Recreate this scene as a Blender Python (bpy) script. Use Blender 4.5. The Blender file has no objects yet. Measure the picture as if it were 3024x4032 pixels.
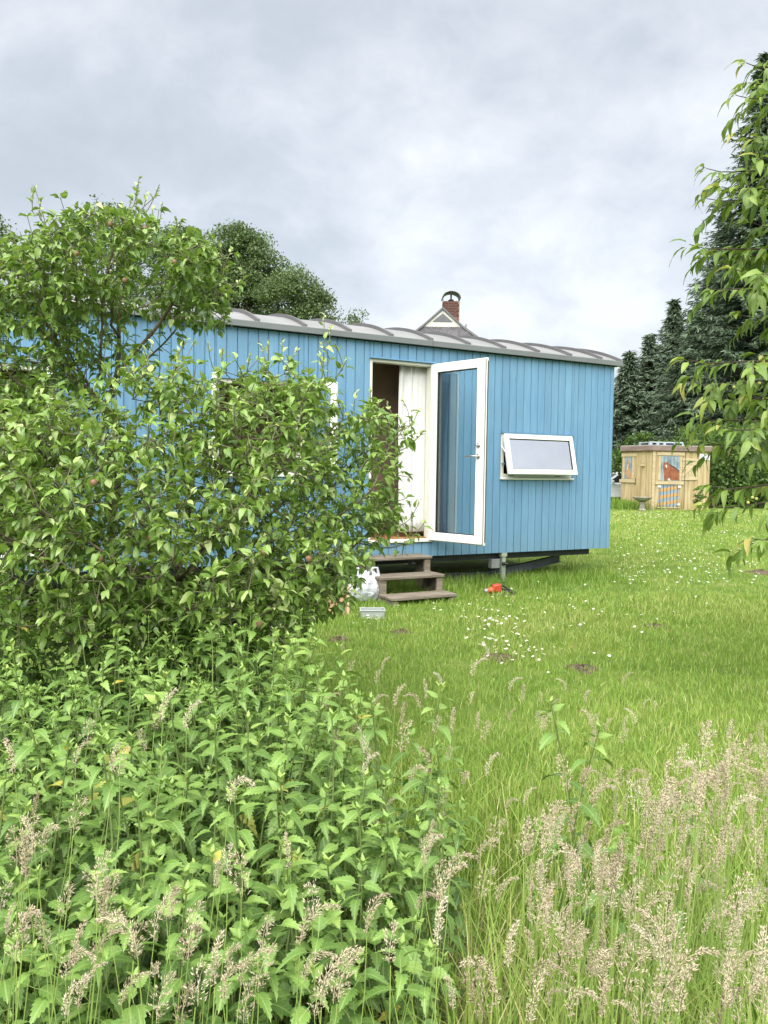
import bpy, math, random
import numpy as np
from mathutils import Vector, Matrix
R = math.radians
rng = np.random.default_rng(11)
random.seed(11)
S = bpy.context.scene
COL = S.collection

# ------------------------------------------------------------------ camera
CAM_H, PITCH, ROLL, FPX, CX, CY = 1.31, R(2.89), R(.777), 3030., 1512., 2016.
cd = bpy.data.cameras.new('camera'); cam = bpy.data.objects.new('camera', cd); COL.objects.link(cam)
cd.sensor_fit = 'VERTICAL'; cd.sensor_height = 24.; cd.lens = 24. * FPX / 4032.
cd.clip_start = .05; cd.clip_end = 3000
cam.matrix_world = Matrix.Translation((0, 0, CAM_H)) @ Matrix.Rotation(R(90) - PITCH, 4, 'X') @ Matrix.Rotation(ROLL, 4, 'Z')
S.camera = cam

# ------------------------------------------------------------------ light
SUN_EL, SUN_AZ = R(56), R(192)          # azimuth clockwise from +Y (the view direction)
S.view_settings.view_transform = 'Standard'; S.view_settings.look = 'None'
S.view_settings.exposure = 2.58; S.view_settings.gamma = 1.0
world = bpy.data.worlds.new('World'); S.world = world; world.use_nodes = True
wn = world.node_tree.nodes; wl_ = world.node_tree.links; wn.clear()
def N(nodes, t, **kw):
    n = nodes.new(t)
    for k, v in kw.items(): setattr(n, k, v)
    return n
def math_node(nodes, links, op, a, b=None, clamp=False):
    n = nodes.new('ShaderNodeMath'); n.operation = op; n.use_clamp = clamp
    for i, q in enumerate((a, b)):
        if q is None: continue
        if isinstance(q, (int, float)): n.inputs[i].default_value = q
        else: links.new(q, n.inputs[i])
    return n.outputs[0]
def ramp(nodes, links, fac, stops):
    n = nodes.new('ShaderNodeValToRGB'); e = n.color_ramp.elements
    while len(e) < len(stops): e.new(.5)
    for q, (p, c) in zip(e, stops):
        q.position = p; q.color = (*c, 1) if len(c) == 3 else c
    links.new(fac, n.inputs[0]); return n.outputs[0]
def mixc(nodes, links, fac, a, b, blend='MIX'):
    n = nodes.new('ShaderNodeMix'); n.data_type = 'RGBA'; n.blend_type = blend
    for s, q in ((n.inputs[0], fac), (n.inputs[6], a), (n.inputs[7], b)):
        if isinstance(q, (int, float)): s.default_value = q
        elif isinstance(q, tuple): s.default_value = (*q, 1) if len(q) == 3 else q
        else: links.new(q, s)
    return n.outputs[2]
sky = N(wn, 'ShaderNodeTexSky', sky_type='NISHITA', sun_disc=False, sun_elevation=SUN_EL, sun_rotation=SUN_AZ, air_density=1., dust_density=3.)
tc = N(wn, 'ShaderNodeTexCoord'); sep = N(wn, 'ShaderNodeSeparateXYZ'); wl_.new(tc.outputs['Generated'], sep.inputs[0])
zz = math_node(wn, wl_, 'ADD', math_node(wn, wl_, 'MAXIMUM', sep.outputs[2], .0), .65)
comb = N(wn, 'ShaderNodeCombineXYZ')
wl_.new(math_node(wn, wl_, 'DIVIDE', sep.outputs[0], zz), comb.inputs[0])
wl_.new(math_node(wn, wl_, 'DIVIDE', sep.outputs[1], zz), comb.inputs[1])
mp = N(wn, 'ShaderNodeMapping'); mp.inputs['Location'].default_value = (3.1, 1.7, 0); mp.inputs['Scale'].default_value = (1., 1.15, 1)
wl_.new(comb.outputs[0], mp.inputs[0])
n1 = N(wn, 'ShaderNodeTexNoise'); n1.inputs['Scale'].default_value = 1.7; n1.inputs['Detail'].default_value = 7; n1.inputs['Roughness'].default_value = .5; n1.inputs['Distortion'].default_value = .25
n2 = N(wn, 'ShaderNodeTexNoise'); n2.inputs['Scale'].default_value = 4.6; n2.inputs['Detail'].default_value = 8; n2.inputs['Roughness'].default_value = .55; n2.inputs['Distortion'].default_value = .2
wl_.new(mp.outputs[0], n1.inputs[0]); wl_.new(mp.outputs[0], n2.inputs[0])
n3 = N(wn, 'ShaderNodeTexNoise'); n3.inputs['Scale'].default_value = 14; n3.inputs['Detail'].default_value = 8; n3.inputs['Roughness'].default_value = .6; n3.inputs['Distortion'].default_value = .5
wl_.new(mp.outputs[0], n3.inputs[0])
cf = math_node(wn, wl_, 'ADD', math_node(wn, wl_, 'ADD', math_node(wn, wl_, 'MULTIPLY', n1.outputs[0], .48), math_node(wn, wl_, 'MULTIPLY', n2.outputs[0], .40)), math_node(wn, wl_, 'MULTIPLY', n3.outputs[0], .12))
SKY_K = 1.28
cl = ramp(wn, wl_, cf, [(.395, tuple(SKY_K * q for q in (.76, .81, .875))), (.455, tuple(SKY_K * q for q in (.84, .895, .96))), (.525, tuple(SKY_K * q for q in (1.03, 1.075, 1.125))), (.59, tuple(SKY_K * q for q in (1.24, 1.265, 1.285)))])
cl2 = mixc(wn, wl_, .93, sky.outputs[0], cl)
bg = N(wn, 'ShaderNodeBackground'); bg.inputs[1].default_value = .1
wl_.new(cl2, bg.inputs[0]); wo = N(wn, 'ShaderNodeOutputWorld'); wl_.new(bg.outputs[0], wo.inputs[0])
sd = bpy.data.lights.new('sun', 'SUN'); sd.energy = 1.5; sd.angle = R(80); sd.color = (1, .97, .92)
so = bpy.data.objects.new('sun', sd); COL.objects.link(so); so.location = (-6, -8, 14)
sdir = Vector((math.sin(SUN_AZ) * math.cos(SUN_EL), math.cos(SUN_AZ) * math.cos(SUN_EL), math.sin(SUN_EL)))
so.rotation_euler = (-sdir).to_track_quat('-Z', 'Y').to_euler()

# ------------------------------------------------------------------ helpers
def ray(x, y):
    X = (x - CX) / FPX; V = (y - CY) / FPX
    a = math.cos(ROLL) * X + math.sin(ROLL) * V; b = -math.sin(ROLL) * X + math.cos(ROLL) * V
    return np.array([a, math.cos(PITCH) - math.sin(PITCH) * b, -math.sin(PITCH) - math.cos(PITCH) * b])
CAMP = np.array([0, 0, CAM_H])
def at(x, y, d):                      # photo pixel -> point at forward distance d
    v = ray(x, y); return CAMP + v * (d / v[1])
def gnd(x, y, z=0.):                  # photo pixel -> point on the level z
    v = ray(x, y); return CAMP + v * ((z - CAM_H) / v[2])
DS = 3024 / 1659.                     # display pixel -> photo pixel
def inframe(P, m=60):
    P = np.atleast_2d(P) - CAMP
    d = math.cos(PITCH) * P[:, 1] - math.sin(PITCH) * P[:, 2]; u = math.sin(PITCH) * P[:, 1] + math.cos(PITCH) * P[:, 2]
    X = P[:, 0] / np.maximum(d, .01); V = -u / np.maximum(d, .01)
    x = CX + FPX * (math.cos(ROLL) * X - math.sin(ROLL) * V); y = CY + FPX * (math.sin(ROLL) * X + math.cos(ROLL) * V)
    return (d > .05) & (x > -m) & (x < 3024 + m) & (y > -m) & (y < 4032 + m)

def mesh_np(name, V, faces, tint=None, uv=None, smooth=False, mats=(), mat_idx=None):
    me = bpy.data.meshes.new(name)
    V = np.asarray(V, np.float32)
    faces = [np.asarray(f, np.int32) for f in (faces if isinstance(faces, list) else [faces]) if len(f)]
    nl = sum(f.size for f in faces); nf = sum(len(f) for f in faces)
    me.vertices.add(len(V)); me.vertices.foreach_set('co', V.ravel())
    me.loops.add(nl); me.polygons.add(nf)
    li = np.concatenate([f.ravel() for f in faces])
    tot = np.concatenate([np.full(len(f), f.shape[1], np.int32) for f in faces])
    st = np.concatenate([[0], np.cumsum(tot)[:-1]]).astype(np.int32)
    me.loops.foreach_set('vertex_index', li); me.polygons.foreach_set('loop_start', st)
    if smooth: me.polygons.foreach_set('use_smooth', np.ones(nf, bool))
    if mat_idx is not None: me.polygons.foreach_set('material_index', np.asarray(mat_idx, np.int32))
    me.update(calc_edges=True)
    if tint is not None:
        a = me.attributes.new('tint', 'FLOAT', 'POINT'); a.data.foreach_set('value', np.asarray(tint, np.float32))
    if uv is not None:
        l = me.uv_layers.new(name='UVMap'); l.data.foreach_set('uv', np.asarray(uv, np.float32)[li].ravel())
    for m in mats: me.materials.append(m)
    return me
def link(name, data, parent=None, M=None, mat=None):
    o = bpy.data.objects.new(name, data)
    if mat is not None and data is not None and not data.materials: data.materials.append(mat)
    if parent is not None: o.parent = parent
    if M is not None: o.matrix_basis = M if isinstance(M, Matrix) else Matrix(M.tolist())
    COL.objects.link(o); return o
def tag(o, label, cat, group=None, kind=None):
    if label: o['label'] = label
    if cat: o['category'] = cat
    if group: o['group'] = group
    if kind: o['kind'] = kind
    return o
def thing(name, label, cat, loc=(0, 0, 0), rz=0., group=None):
    o = link(name, None, None, Matrix.Translation(Vector(loc)) @ Matrix.Rotation(rz, 4, 'Z'))
    o.empty_display_size = .1
    return tag(o, label, cat, group)
_ones = 'first second third fourth fifth sixth seventh eighth ninth tenth eleventh twelfth thirteenth fourteenth fifteenth sixteenth seventeenth eighteenth nineteenth'.split()
_tens = {2: 'twent', 3: 'thirt', 4: 'fort', 5: 'fift', 6: 'sixt', 7: 'sevent', 8: 'eight', 9: 'ninet'}
def ordinal(n):
    if n < 20: return _ones[n - 1]
    t, o = divmod(n, 10); return _tens[t] + ('ieth' if o == 0 else 'y-' + _ones[o - 1])
def order_labels(items, text):           # items: (object, x position); text has one %s for the ordinal
    items = sorted(items, key=lambda q: q[1])
    for i, (o, _) in enumerate(items):
        w = 'leftmost' if i == 0 else 'rightmost' if i == len(items) - 1 and i else ordinal(i + 1) + ' from left'
        o['label'] = text % w
class MB:                              # collects shapes, builds ONE mesh
    def __init__(s): s.v = []; s.f = []; s.n = 0
    def add(s, v, f):
        s.v.append(np.asarray(v, float)); s.f += [tuple(int(i) + s.n for i in q) for q in f]; s.n += len(v); return s
    def box(s, x0, x1, y0, y1, z0, z1, M=None, bev=0.):
        v = np.array([(x, y, z) for z in (z0, z1) for y in (y0, y1) for x in (x0, x1)], float)
        f = [(0, 2, 3, 1), (4, 5, 7, 6), (0, 1, 5, 4), (2, 6, 7, 3), (0, 4, 6, 2), (1, 3, 7, 5)]
        if bev > 0:
            v2 = []; c = np.array([(x0 + x1) / 2, (y0 + y1) / 2, (z0 + z1) / 2])
            import itertools
            hs = np.array([(x1 - x0) / 2, (y1 - y0) / 2, (z1 - z0) / 2]); b = min(bev, hs.min() * .9)
            idx = {}
            for sg in itertools.product((-1, 1), repeat=3):
                for ax in range(3):
                    p = hs - b; p = p.copy(); p[ax] = hs[ax]; idx[(sg, ax)] = len(v2); v2.append(c + np.array(sg) * p)
            f = []
            for ax in range(3):
                a, bb = [i for i in range(3) if i != ax]
                for q in (-1, 1):
                    ring = []
                    for (u, w) in ((-1, -1), (1, -1), (1, 1), (-1, 1)):
                        sg = [0, 0, 0]; sg[ax] = q; sg[a] = u; sg[bb] = w; ring.append(idx[(tuple(sg), ax)])
                    f.append(tuple(ring))
            for ax in range(3):
                a, bb = [i for i in range(3) if i != ax]
                for u in (-1, 1):
                    for w in (-1, 1):
                        q = []
                        for e, k in ((-1, a), (1, a), (1, bb), (-1, bb)):
                            sg = [0, 0, 0]; sg[ax] = e; sg[a] = u; sg[bb] = w; q.append(idx[(tuple(sg), k)])
                        f.append(tuple(q))
            for sg in itertools.product((-1, 1), repeat=3): f.append(tuple(idx[(sg, k)] for k in range(3)))
            v = np.array(v2)
        if M is not None: v = (np.c_[v, np.ones(len(v))] @ np.array(M).T)[:, :3]
        return s.add(v, f)
    def tube(s, path, rad, k=8, caps=True):
        P = np.asarray(path, float); n = len(P); rad = np.broadcast_to(rad, n)
        T = np.gradient(P, axis=0); T /= np.linalg.norm(T, axis=1)[:, None] + 1e-9
        up = np.array([0, 0, 1.]) if abs(T[0][2]) < .9 else np.array([1., 0, 0])
        v = []; U = None
        for i in range(n):
            a = np.cross(T[i], up if U is None else U); 
            if U is None: U = np.cross(a, T[i])
            else: U = U - T[i] * (U @ T[i])
            U /= np.linalg.norm(U) + 1e-9; W = np.cross(T[i], U)
            for j in range(k):
                t = 2 * math.pi * j / k; v.append(P[i] + rad[i] * (math.cos(t) * U + math.sin(t) * W))
        f = [(i * k + j, i * k + (j + 1) % k, (i + 1) * k + (j + 1) % k, (i + 1) * k + j) for i in range(n - 1) for j in range(k)]
        if caps: f += [tuple(range(k))[::-1], tuple(range((n - 1) * k, n * k))]
        return s.add(v, f)
    def lathe(s, prof, k=20, c=(0, 0, 0), M=None):
        v = [(c[0] + r * math.cos(2 * math.pi * j / k), c[1] + r * math.sin(2 * math.pi * j / k), c[2] + z) for r, z in prof for j in range(k)]
        f = [(i * k + j, i * k + (j + 1) % k, (i + 1) * k + (j + 1) % k, (i + 1) * k + j) for i in range(len(prof) - 1) for j in range(k)]
        f += [tuple(range(k))[::-1], tuple(range((len(prof) - 1) * k, len(prof) * k))]
        v = np.array(v)
        if M is not None: v = (np.c_[v, np.ones(len(v))] @ np.array(M).T)[:, :3]
        return s.add(v, f)
    def prism(s, poly, d, axis='y', o=0.):
        n = len(poly); v = []
        for q in (o, o + d):
            for a, b in poly:
                v.append({'y': (a, q, b), 'x': (q, a, b), 'z': (a, b, q)}[axis])
        f = [tuple(range(n)), tuple(range(n, 2 * n))[::-1]] + [(i, i + n, (i + 1) % n + n, (i + 1) % n) for i in range(n)]
        return s.add(v, f)
    def mesh(s, name, mat=None, smooth=False, fix=True):
        me = bpy.data.meshes.new(name); me.from_pydata(np.concatenate(s.v).tolist(), [], s.f)
        if fix:
            import bmesh
            bm = bmesh.new(); bm.from_mesh(me); bmesh.ops.recalc_face_normals(bm, faces=bm.faces); bm.to_mesh(me); bm.free()
        if smooth:
            me.polygons.foreach_set('use_smooth', np.ones(len(me.polygons), bool))
            try: me.set_sharp_from_angle(angle=R(38))
            except Exception: pass
        me.update()
        if mat: me.materials.append(mat)
        return me
    def obj(s, name, mat, parent=None, M=None, smooth=False): return link(name, s.mesh(name, mat, smooth), parent, M)

# ------------------------------------------------------------------ materials
def newmat(name):
    m = bpy.data.materials.new(name); m.use_nodes = True; n = m.node_tree.nodes; n.clear()
    out = n.new('ShaderNodeOutputMaterial'); p = n.new('ShaderNodeBsdfPrincipled'); m.node_tree.links.new(p.outputs[0], out.inputs[0])
    return m, n, m.node_tree.links, p, out
def surf(name, c1, c2, scale=4., rough=.6, bump=0., stretch=(1, 1, 1), spec=.4, metal=0., rnd=0., lo=.35, hi=.65, detail=6, bscale=None, knots=False):
    m, n, l, p, out = newmat(name)
    t = N(n, 'ShaderNodeTexCoord'); mp = N(n, 'ShaderNodeMapping'); mp.inputs['Scale'].default_value = stretch
    l.new(t.outputs['Object'], mp.inputs[0])
    x = N(n, 'ShaderNodeTexNoise'); x.inputs['Scale'].default_value = scale; x.inputs['Detail'].default_value = detail; x.inputs['Roughness'].default_value = .6
    l.new(mp.outputs[0], x.inputs[0])
    c = ramp(n, l, x.outputs[0], [(lo, c1), (hi, c2)])
    if rnd > 0:
        oi = N(n, 'ShaderNodeObjectInfo')
        cx_ = N(n, 'ShaderNodeCombineXYZ'); l.new(math_node(n, l, 'MULTIPLY', oi.outputs['Random'], 57.), cx_.inputs[0]); l.new(math_node(n, l, 'MULTIPLY', oi.outputs['Random'], 91.), cx_.inputs[2]); l.new(cx_.outputs[0], mp.inputs['Location'])
    if knots:
        mk = N(n, 'ShaderNodeMapping'); mk.inputs['Scale'].default_value = (9, 9, 2.2); l.new(t.outputs['Object'], mk.inputs[0]); l.new(cx_.outputs[0], mk.inputs['Location'])
        vo = N(n, 'ShaderNodeTexVoronoi'); vo.inputs['Scale'].default_value = 1.; l.new(mk.outputs[0], vo.inputs[0])
        k = math_node(n, l, 'MULTIPLY', math_node(n, l, 'LESS_THAN', vo.outputs['Distance'], .085), .3)
        c = mixc(n, l, k, c, tuple(q * .45 for q in c1))
        ge = N(n, 'ShaderNodeNewGeometry'); w = N(n, 'ShaderNodeTexNoise'); w.inputs['Scale'].default_value = 1.3; w.inputs['Detail'].default_value = 7; l.new(ge.outputs['Position'], w.inputs[0])
        c = mixc(n, l, math_node(n, l, 'MULTIPLY', math_node(n, l, 'SUBTRACT', w.outputs[0], .42, True), 1.1), c, (.19, .345, .475))
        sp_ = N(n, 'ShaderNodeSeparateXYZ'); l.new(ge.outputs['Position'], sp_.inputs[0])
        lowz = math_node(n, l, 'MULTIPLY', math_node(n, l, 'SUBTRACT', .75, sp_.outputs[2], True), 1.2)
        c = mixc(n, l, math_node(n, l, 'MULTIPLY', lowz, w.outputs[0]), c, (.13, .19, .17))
    if rnd > 0:
        v = math_node(n, l, 'ADD', math_node(n, l, 'MULTIPLY', oi.outputs['Random'], 2 * rnd), 1 - rnd)
        hs = N(n, 'ShaderNodeHueSaturation'); l.new(v, hs.inputs['Value']); l.new(c, hs.inputs['Color']); c = hs.outputs[0]
    l.new(c, p.inputs['Base Color']); p.inputs['Roughness'].default_value = rough; p.inputs['Specular IOR Level'].default_value = spec; p.inputs['Metallic'].default_value = metal
    if bump > 0:
        x2 = N(n, 'ShaderNodeTexNoise'); x2.inputs['Scale'].default_value = bscale or scale * 4; x2.inputs['Detail'].default_value = 5
        l.new(mp.outputs[0], x2.inputs[0]); b = N(n, 'ShaderNodeBump'); b.inputs['Strength'].default_value = bump; b.inputs['Distance'].default_value = .02
        l.new(x2.outputs[0], b.inputs['Height']); l.new(b.outputs[0], p.inputs['Normal'])
    return m
def leafmat(name, stops, attr=True, trans=.3, tcol=(.35, .5, .06), veins=0., rough=.42, spec=.45, noise=.12):
    m, n, l, p, out = newmat(name)
    if attr:
        a = N(n, 'ShaderNodeAttribute', attribute_name='tint'); fac = a.outputs['Fac']
    else:
        a = N(n, 'ShaderNodeObjectInfo'); s = N(n, 'ShaderNodeSeparateColor'); l.new(a.outputs['Color'], s.inputs[0]); fac = s.outputs[0]
    if noise > 0:
        t = N(n, 'ShaderNodeTexCoord'); x = N(n, 'ShaderNodeTexNoise'); x.inputs['Scale'].default_value = 60; x.inputs['Detail'].default_value = 3
        l.new(t.outputs['Object'], x.inputs[0])
        fac = math_node(n, l, 'ADD', fac, math_node(n, l, 'MULTIPLY', math_node(n, l, 'SUBTRACT', x.outputs[0], .5), noise * 2))
    c = ramp(n, l, fac, stops)
    if veins > 0:
        u = N(n, 'ShaderNodeUVMap'); u.uv_map = 'UVMap'; s = N(n, 'ShaderNodeSeparateXYZ'); l.new(u.outputs[0], s.inputs[0])
        au = math_node(n, l, 'ABSOLUTE', math_node(n, l, 'SUBTRACT', s.outputs[0], .5))
        mid = math_node(n, l, 'LESS_THAN', au, .035)
        ph = math_node(n, l, 'FRACT', math_node(n, l, 'SUBTRACT', math_node(n, l, 'MULTIPLY', s.outputs[1], 8.), math_node(n, l, 'MULTIPLY', au, 3.6)))
        sv = math_node(n, l, 'LESS_THAN', ph, .13)
        vm = math_node(n, l, 'MAXIMUM', mid, math_node(n, l, 'MULTIPLY', sv, .55))
        c = mixc(n, l, math_node(n, l, 'MULTIPLY', vm, veins), c, (.34, .44, .16))
        b = N(n, 'ShaderNodeBump'); b.inputs['Strength'].default_value = .35; b.inputs['Distance'].default_value = .003; b.invert = True
        l.new(vm, b.inputs['Height']); l.new(b.outputs[0], p.inputs['Normal'])
    l.new(c, p.inputs['Base Color']); p.inputs['Roughness'].default_value = rough; p.inputs['Specular IOR Level'].default_value = spec
    tr = N(n, 'ShaderNodeBsdfTranslucent'); l.new(mixc(n, l, .55, c, tcol), tr.inputs[0])
    mx = N(n, 'ShaderNodeMixShader'); mx.inputs[0].default_value = trans
    l.new(p.outputs[0], mx.inputs[1]); l.new(tr.outputs[0], mx.inputs[2]); l.new(mx.outputs[0], out.inputs[0])
    return m
def glassmat(name, tint, base=.06, top=.9):
    m, n, l, p, out = newmat(name); n.remove(p)
    t = N(n, 'ShaderNodeBsdfTransparent'); t.inputs[0].default_value = (*tint, 1)
    g = N(n, 'ShaderNodeBsdfGlossy'); g.inputs['Roughness'].default_value = .015; g.inputs[0].default_value = (.95, .97, 1, 1)
    f = N(n, 'ShaderNodeFresnel'); f.inputs[0].default_value = 1.5
    k = math_node(n, l, 'ADD', math_node(n, l, 'MULTIPLY', f.outputs[0], top), base, True)
    mx = N(n, 'ShaderNodeMixShader'); l.new(k, mx.inputs[0]); l.new(t.outputs[0], mx.inputs[1]); l.new(g.outputs[0], mx.inputs[2]); l.new(mx.outputs[0], out.inputs[0])
    return m

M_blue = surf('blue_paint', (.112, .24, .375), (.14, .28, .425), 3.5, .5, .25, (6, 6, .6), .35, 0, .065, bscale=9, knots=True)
M_blue_dark = surf('blue_groove', (.115, .25, .39), (.13, .275, .42), 3, .7)
M_white = surf('white_paint', (.70, .70, .67), (.77, .77, .745), 3, .35, .03, (1, 1, 1), .5)
M_cream = surf('cream_frame', (.62, .61, .54), (.70, .69, .62), 3, .45)
M_gasket = surf('black_rubber', (.012, .012, .013), (.02, .02, .02), 5, .5)
M_greyseal = surf('grey_seal', (.16, .16, .16), (.22, .22, .22), 5, .5)
M_steel = surf('brushed_steel', (.5, .5, .5), (.62, .62, .61), 20, .28, 0, (1, 1, 1), .5, 1.)
M_lock = surf('lock_rail', (.10, .10, .085), (.18, .175, .14), 30, .4, 0, (1, 1, .2), .5, .6)
M_fascia = surf('grey_sheet_metal', (.135, .15, .15), (.16, .175, .175), 2, .5, .02, (1, 1, 1), .4, .2)
M_rib = surf('rib_metal', (.12, .117, .122), (.15, .147, .152), 3, .5, 0, (1, 1, 1), .4, .2)
M_roof = surf('roof_panel', (.205, .208, .205), (.255, .258, .252), 2.2, .4, .02, (1, 1, 1), .4)
M_dark = surf('black_steel', (.016, .02, .022), (.03, .035, .037), 6, .55)
M_beam = surf('drawbar_steel', (.06, .072, .085), (.085, .097, .11), 6, .5)
M_jack = surf('galvanised_green', (.23, .28, .22), (.31, .36, .28), 9, .5)
M_zinc = surf('zinc_box', (.22, .24, .24), (.3, .31, .31), 8, .45, 0, (1, 1, 1), .4, .4)
M_inner = surf('brown_lining', (.24, .17, .13), (.30, .215, .165), 3, .8)
M_floorw = surf('oak_floor', (.24, .115, .05), (.34, .17, .075), 3, .5, 0, (6, .6, 1))
M_cloth = leafmat('white_cotton', [(0, (.82, .82, .815)), (1, (.88, .88, .875))], False, .3, (.9, .9, .89), 0, .9, .1, 0)
M_oldwood = surf('weathered_plank', (.12, .10, .075), (.24, .21, .165), 5, .85, .5, (.7, 8, 8), .2, 0, .12, bscale=14)
M_glass = glassmat('door_glass', (.95, .98, .98), .07, .7)
M_glass2 = glassmat('coated_glass', (.75, .8, .82), .78, .3)
M_shed = surf('shed_boards', (.31, .235, .12), (.46, .375, .215), 1.6, .85, .3, (5, 5, .5), .2)
M_shedgroove = surf('shed_groove', (.11, .075, .035), (.14, .10, .05), 3, .9)
M_shedtrim = surf('shed_trim', (.37, .30, .175), (.49, .41, .26), 3, .8, .2, (.6, 5, 5), .2)
M_shedfascia = surf('shed_fascia', (.16, .115, .10), (.235, .175, .15), 2, .8, 0, (1, 1, 4))
M_felt = surf('roof_felt', (.22, .22, .21), (.4, .4, .39), 3, .8)
M_plaspal = surf('grey_plastic', (.30, .34, .37), (.36, .40, .43), 3, .5)
M_navy = surf('navy_cover', (.015, .015, .05), (.03, .03, .09), 3, .6)
M_horse = surf('painted_chestnut', (.16, .052, .022), (.29, .105, .05), 6, .7)
M_horse2 = surf('painted_tan_horse', (.32, .16, .07), (.45, .26, .13), 8, .7)
M_blaze = surf('painted_white', (.55, .54, .5), (.65, .64, .6), 5, .7)
M_mane = surf('painted_black', (.02, .02, .025), (.04, .04, .045), 5, .7)
M_paintsky = surf('painted_stable_dark', (.10, .15, .19), (.30, .35, .36), 2.5, .7, 0, (4, 4, 1))
M_paintblue = surf('painted_blue_grey', (.19, .26, .31), (.26, .33, .37), 5, .7)
M_orange = surf('painted_orange', (.40, .235, .09), (.48, .30, .13), 6, .7)
M_sign = surf('white_sign', (.66, .68, .70), (.72, .74, .76), 2, .4)
M_signink = surf('blue_ink', (.18, .30, .42), (.3, .42, .52), 30, .6)
M_stone = surf('mossy_concrete', (.19, .18, .14), (.36, .35, .29), 9, .9, .3)
M_pot = surf('black_planter', (.025, .028, .032), (.04, .043, .048), 4, .55)
M_tile = surf('dark_roof_tile', (.07, .07, .08), (.13, .125, .13), 6, .7, .1)
M_brick = surf('red_brick', (.16, .055, .035), (.27, .10, .065), 10, .85, .2)
M_brickdark = surf('sooty_brick', (.07, .035, .028), (.12, .055, .04), 10, .85, .2)
M_mortar = surf('mortar', (.22, .18, .15), (.3, .25, .21), 12, .9)
M_render = surf('cream_boards', (.52, .51, .46), (.6, .59, .54), 3, .6)
M_slate = surf('slate_infill', (.10, .105, .125), (.13, .135, .15), 3, .6)
M_copper = surf('chimney_cap', (.10, .115, .11), (.2, .2, .17), 7, .5, 0, (1, 1, 1), .5, .6)
M_bark = surf('bark', (.09, .068, .045), (.19, .155, .11), 14, .9, .5, (1, 1, .4), .2)
M_barkdark = surf('dark_bark', (.035, .026, .02), (.075, .058, .045), 10, .9, .5, (1, 1, .4), .2)
M_twig = surf('young_twig', (.085, .085, .045), (.14, .135, .075), 14, .8)
M_apple = surf('unripe_apple', (.17, .075, .055), (.22, .15, .075), 9, .45)
M_cherryf = surf('unripe_cherry', (.36, .38, .10), (.48, .44, .14), 9, .35)
M_car = surf('white_car_paint', (.70, .72, .74), (.74, .76, .78), 2, .25, 0, (1, 1, 1), .6)
M_carglass = surf('car_glass', (.02, .025, .03), (.035, .04, .045), 2, .1, 0, (1, 1, 1), .8)
M_tyre = surf('tyre', (.015, .015, .016), (.025, .025, .026), 5, .7)
M_rim = surf('alloy_rim', (.3, .3, .31), (.4, .4, .41), 5, .35, 0, (1, 1, 1), .5, .7)
M_bag = leafmat('white_plastic_film', [(0, (.62, .65, .70)), (1, (.72, .74, .78))], False, .3, (.7, .73, .78), 0, .3, .5, 0)
M_tub = leafmat('translucent_tub', [(0, (.52, .56, .55)), (1, (.6, .63, .62))], False, .4, (.6, .64, .62), 0, .3, .5, 0)
M_card = surf('bare_plywood', (.36, .22, .12), (.46, .30, .17), 4, .8, .1, (1, 1, 6))
M_lath = surf('pale_lath', (.58, .42, .26), (.66, .5, .33), 4, .8)
M_red = surf('red_plastic', (.40, .045, .02), (.5, .075, .035), 8, .45)
M_grip = surf('orange_grip', (.36, .07, .025), (.44, .11, .04), 8, .6)
M_soil = surf('molehill_soil', (.07, .055, .035), (.16, .13, .09), 30, 1., 1., (1, 1, 1), .1, bscale=60)
M_petal = surf('white_petal', (.74, .74, .72), (.8, .8, .79), 5, .6)
M_yolk = surf('daisy_centre', (.5, .33, .02), (.6, .4, .03), 5, .7)
M_stem = surf('green_stem', (.09, .16, .035), (.14, .22, .05), 9, .6)
M_nstem = surf('nettle_stem', (.10, .15, .04), (.15, .19, .06), 12, .6)
M_stalk = surf('pale_grass_stalk', (.15, .25, .05), (.26, .33, .09), 12, .6)
G = lambda a, b, c, d: [(0., a), (.35, b), (.7, c), (1., d)]
ST_APPLE = G((.045, .100, .022), (.115, .22, .038), (.225, .36, .065), (.46, .55, .22))
ST_NETTLE = [(0., (.042, .090, .022)), (.3, (.090, .18, .036)), (.62, (.165, .285, .056)), (.88, (.27, .395, .09)), (1., (.46, .40, .07))]
ST_CHERRY = G((.040, .085, .016), (.105, .19, .028), (.215, .315, .05), (.40, .34, .10))
ST_GRASS = G((.085, .18, .024), (.175, .30, .042), (.295, .40, .080), (.50, .47, .21))
ST_TREE = G((.045, .075, .032), (.092, .14, .056), (.145, .205, .078), (.20, .26, .11))
ST_SPRUCE = G((.050, .078, .050), (.10, .145, .09), (.15, .205, .135), (.22, .275, .20))
ST_HEAD = G((.46, .35, .27), (.60, .51, .36), (.70, .62, .44), (.78, .72, .55))
ML_apple_a = leafmat('apple_leaf_mass', ST_APPLE, True, .27, (.34, .48, .05), .45, .36, .65)
ML_apple_o = leafmat('apple_leaf', ST_APPLE, False, .27, (.34, .48, .05), .45, .36, .65)
ML_cherry_a = leafmat('cherry_leaf_mass', ST_CHERRY, True, .3, (.30, .42, .04), .4)
ML_cherry_o = leafmat('cherry_leaf', ST_CHERRY, False, .3, (.30, .42, .04), .4)
ML_nettle_o = leafmat('nettle_leaf', ST_NETTLE, False, .17, (.25, .45, .05), .45, .5)
ML_nettle_a = leafmat('nettle_leaf_mass', ST_NETTLE, True, .17, (.25, .45, .05), .45, .5)
ML_grass = leafmat('grass_blade', ST_GRASS, True, .3, (.34, .45, .06), 0, .5, .35, 0)
ML_tree = leafmat('tree_leaf', ST_TREE, True, .25, (.16, .25, .04), 0, .5, .3, 0)
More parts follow.
